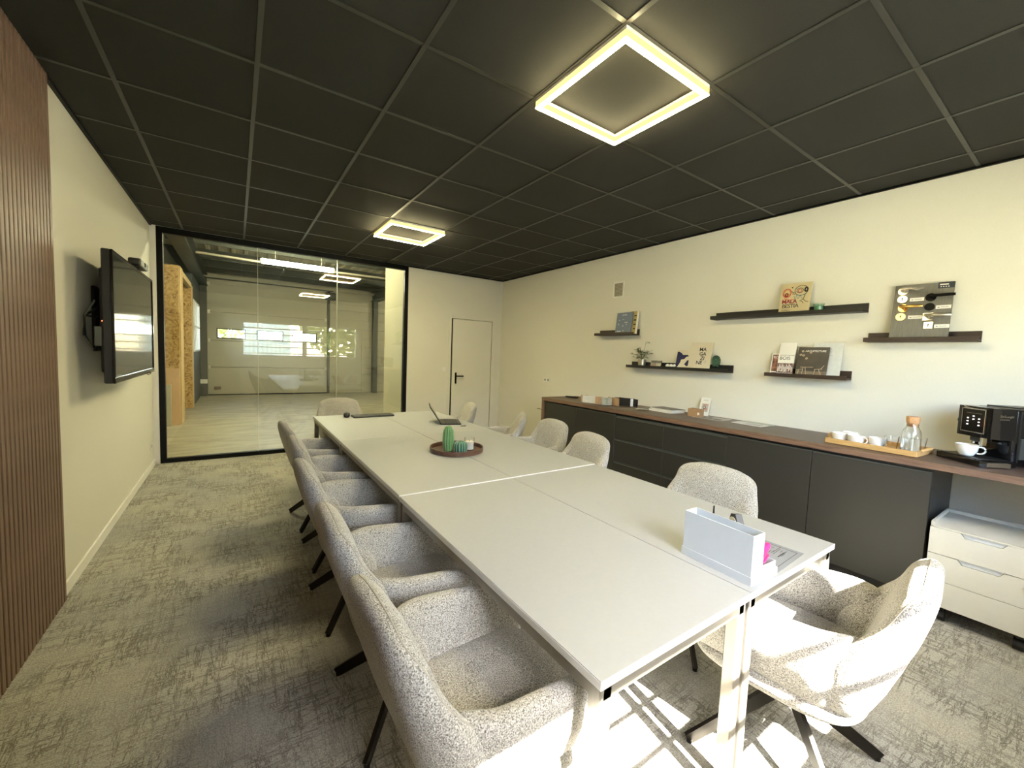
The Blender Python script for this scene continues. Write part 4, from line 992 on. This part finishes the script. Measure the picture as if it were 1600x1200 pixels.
t = thing('leaflet', 'printed leaflet lying right of the kraft box on the worktop', 'paper', (3.80, 2.14, ZW), (0, 0, math.radians(4)))
MB().box(-.105, .105, -.148, .148, .0003, .0015).build('sheet', flat('leaflet_grey', (.46, .45, .43), .7), t); mb = MB(); mb.box(-.08, -.01, -.12, .12, .0015, .0019); mb.box(.01, .08, .01, .12, .0015, .0019); mb.build('picture', flat('leaflet_picture', (.20, .17, .15), .6, var=.6, scale=30), t)
t = thing('booklet', 'white open booklet lying left of the cup tray on the worktop', 'paper', (3.84, 1.775, ZW), (0, 0, math.radians(-3)))
MB().box(-.12, .0, -.13, .13, .0003, .004).build('page', M_paper, t); MB().box(.003, .125, -.13, .13, .0003, .004).build('page', S_stone, t); mb = MB()
for q in range(7): mb.box(-.105+.013*q, -.100+.013*q, -.11, .03+.08*(q % 2), .004, .0044)
mb.build('text_line', M_grey, t)

# tray with cups, tumblers and carafe
TYAW = math.radians(0)
t = thing('serving_tray', 'long bamboo serving tray with handles on the worktop', 'tray', (3.60, .862, ZW), (0, 0, RW+math.radians(-3)))
L2, W2 = .235, .15
MB().box(-L2, L2, -W2, W2, .002, .010, .002).build('bottom', M_bamboo, t)
for s in (-1, 1):
    MB().box(-L2, L2, s*W2-.006, s*W2+.006, .002, .036, .002).build('side', M_bamboo, t)
    e = MB().box(s*L2-.006, s*L2+.006, -W2, W2, .002, .036, .002).build('end', M_bamboo, t)
    MB().tube([(s*(L2+.002), -.07, .034), (s*(L2+.02), -.055, .045), (s*(L2+.03), 0, .047), (s*(L2+.02), .055, .045), (s*(L2+.002), .07, .034)], .009, 8).build('handle', M_bamboo, e, 60)
RT = Matrix.Rotation(RW+math.radians(-3), 4, 'Z')
def trayp(x, y): p = RT @ Vector((x, y, 0)); return (3.60+p.x, .862+p.y, ZW+.0105)
def cup(name, lab, loc, ha, r=.047, h=.064, handle=True, group='white coffee cups'):
    t = thing(name, lab, 'cup', loc, (0, 0, ha), group)
    MB().lathe([(0, 0), (r*.55, 0), (r*.62, .004), (r*.9, h*.45), (r, h), (r-.003, h), (r*.86, h*.45), (r*.55, .008), (0, .008)], 36).build('body', M_cer, t, 50)
    if handle: MB().tube([(r*.93, 0, h*.84), (r*1.15, 0, h*.88), (r*1.36, 0, h*.84), (r*1.5, 0, h*.71), (r*1.52, 0, h*.56), (r*1.43, 0, h*.40), (r*1.25, 0, h*.29), (r*1.05, 0, h*.25), (r*.84, 0, h*.26)], .0045, 8).build('handle', M_cer, t, 80)
    return t
cup('coffee_cup', 'white coffee cup at the front left of the bamboo tray', trayp(-.185, -.07), .25)
cup('coffee_cup', 'white coffee cup at the back left of the bamboo tray', trayp(-.165, .055), -.2)
cup('coffee_cup', 'white coffee cup with its handle to the right in the middle of the bamboo tray', trayp(-.085, -.085), RW-.35)
cup('coffee_cup', 'white coffee cup between the middle cup and the tumbler on the bamboo tray', trayp(.014, -.042), .1)
def tumbler(loc, lab):
    t = thing('glass_tumbler', lab, 'glass', loc, group='clear glass tumblers')
    MB().lathe([(0, 0), (.026, 0), (.036, .092), (.034, .092), (.0245, .006), (0, .006)], 32).build('glass', M_glass, t, 50)
tumbler(trayp(.095, -.07), 'clear glass tumbler left of the carafe on the bamboo tray')
tumbler(trayp(.195, .06), 'clear glass tumbler behind the carafe on the bamboo tray')
t = thing('carafe', 'clear glass carafe with cork stopper on the bamboo tray', 'carafe', trayp(.178, -.035))
MB().lathe([(0, 0), (.044, 0), (.047, .004), (.047, .115), (.042, .14), (.030, .165), (.029, .185), (.027, .185), (.028, .164), (.040, .138), (.045, .114), (.045, .008), (0, .008)], 36).build('bottle', M_glass, t, 50)
MB().lathe([(0, .0085), (.0445, .0085), (.0445, .09), (0, .09)], 36).build('water', glass_mat('water', (.97, .99, .98)), t, 50)
MB().lathe([(0, .165), (.026, .165), (.027, .1865), (.031, .187), (.034, .212), (.033, .229), (0, .23)], 28).build('stopper', M_cork, t, 50)

# coffee machine, turned towards the far end of the room
CMX, CMY, CMR = 3.70, .530, RW-math.radians(40)
t = thing('coffee_machine', 'glossy black bean to cup coffee machine on the worktop', 'coffee machine', (CMX, CMY, ZW), (0, 0, CMR))
# local: X right along the front, Y backwards, front at Y = 0
MW, MD, MH = .235, .335, .335
mb = MB(); mb.box(0, MW, .10, MD, .012, MH, .018, 3); mb.build('body', M_gloss, t, 40)
mb = MB(); mb.prism([(0, .11), (0, .03), (.02, .004), (.05, 0), (MW-.05, 0), (MW-.02, .004), (MW, .03), (MW, .11)], .178, Matrix.Translation((0, 0, .155))); mb.build('brew_head', M_gloss, t, 30)
mb = MB()
for b in ((.048, .054, .178, .322), (.181, .187, .178, .322), (.054, .181, .178, .184), (.054, .181, .316, .322)): mb.box(b[0], b[1], -.006, .004, b[2], b[3], .001)
mb.build('control_frame', M_chrome, t)
MB().box(.054, .181, -.003, .004, .184, .316, .001).build('control_panel', M_gloss, t)
M_icon = emit('icon_light', (1, .98, .92), 1.6)
for x, z in ((.085, .262), (.085, .243), (.085, .224), (.150, .262), (.150, .243), (.150, .224), (.1175, .275), (.1175, .257)):
    MB().box(x-.0045, x+.0045, -.0042, -.003, z-.0025, z+.0025).build('icon', M_icon, t)
MB().box(.075, .16, -.0042, -.003, .292, .2932).build('icon', M_steel, t)
MB().tube([(.06, -.005, .33), (.08, -.010, .326), (.12, -.008, .322)], .003, 6).build('emblem', M_chrome, t, 60)
MB().box(.085, .15, .015, .08, .125, .16, .008, 2).build('spout_block', M_blackplast, t)
for x in (.10, .135): MB().cyl((x, .03, .112), (x, .03, .13), .006, n=12).build('spout', M_chrome, t, 60)
MB().box(.162, .176, .0, .03, .105, .175, .005, 2).build('side_grip', M_chrome, t)
MB().cyl((-.012, .05, .15), (-.012, .05, .23), .009, n=14).build('steam_wand', M_chrome, t, 60)
MB().box(-.03, .005, .04, .07, .225, .25, .006).build('steam_knob', M_blackplast, t)
mb = MB(); mb.prism([(-.01, .12), (-.015, -.055), (-.005, -.075), (MW+.03, -.085), (MW+.045, -.06), (MW+.01, .12)], .034, Matrix.Translation((0, 0, .003))); mb.build('drip_tray', M_gloss, t)
MB().box(.005, MW, -.065, .10, .037, .040, .001).build('drip_grid', M_blackplast, t)
MB().box(MW+.0, MW+.012, .13, .30, .05, .17, .002).build('water_tank_window', flat('tank_grey', (.05, .052, .05), .2), t)
mb = MB(); mb.box(MW+.02, MW+.046, -.06, .06, .006, .030, .001); mb.build('tray_strip', M_steel, t)
MB().box(MW-.004, MW+.003, .125, .136, .03, .32, .001).build('seam_strip', M_blackplast, t)
lettering("De'Longhi", .017, M_steel, t, (MW+.0006, .022, .285), rot=(PI/2, 0, PI/2)); lettering('DINAMICA', .010, M_steel, t, (MW+.0006, .023, .268), rot=(PI/2, 0, PI/2))
MB().box(.03, .20, .14, .31, MH-.001, MH+.007, .003).build('bean_lid', M_blackplast, t)
for x in (.03, MW-.03):
    for y in (.13, MD-.03): MB().cyl((x, y, 0), (x, y, .014), .014, n=12).build('foot', M_blackplast, t, 60)
RM = Matrix.Rotation(CMR, 4, 'Z'); p = RM @ Vector((.1175, -.02, 0))
cup('coffee_cup', 'white coffee cup standing under the spout of the coffee machine', (CMX+p.x, CMY+p.y, ZW+.0405), RW-.15, .05, .066)
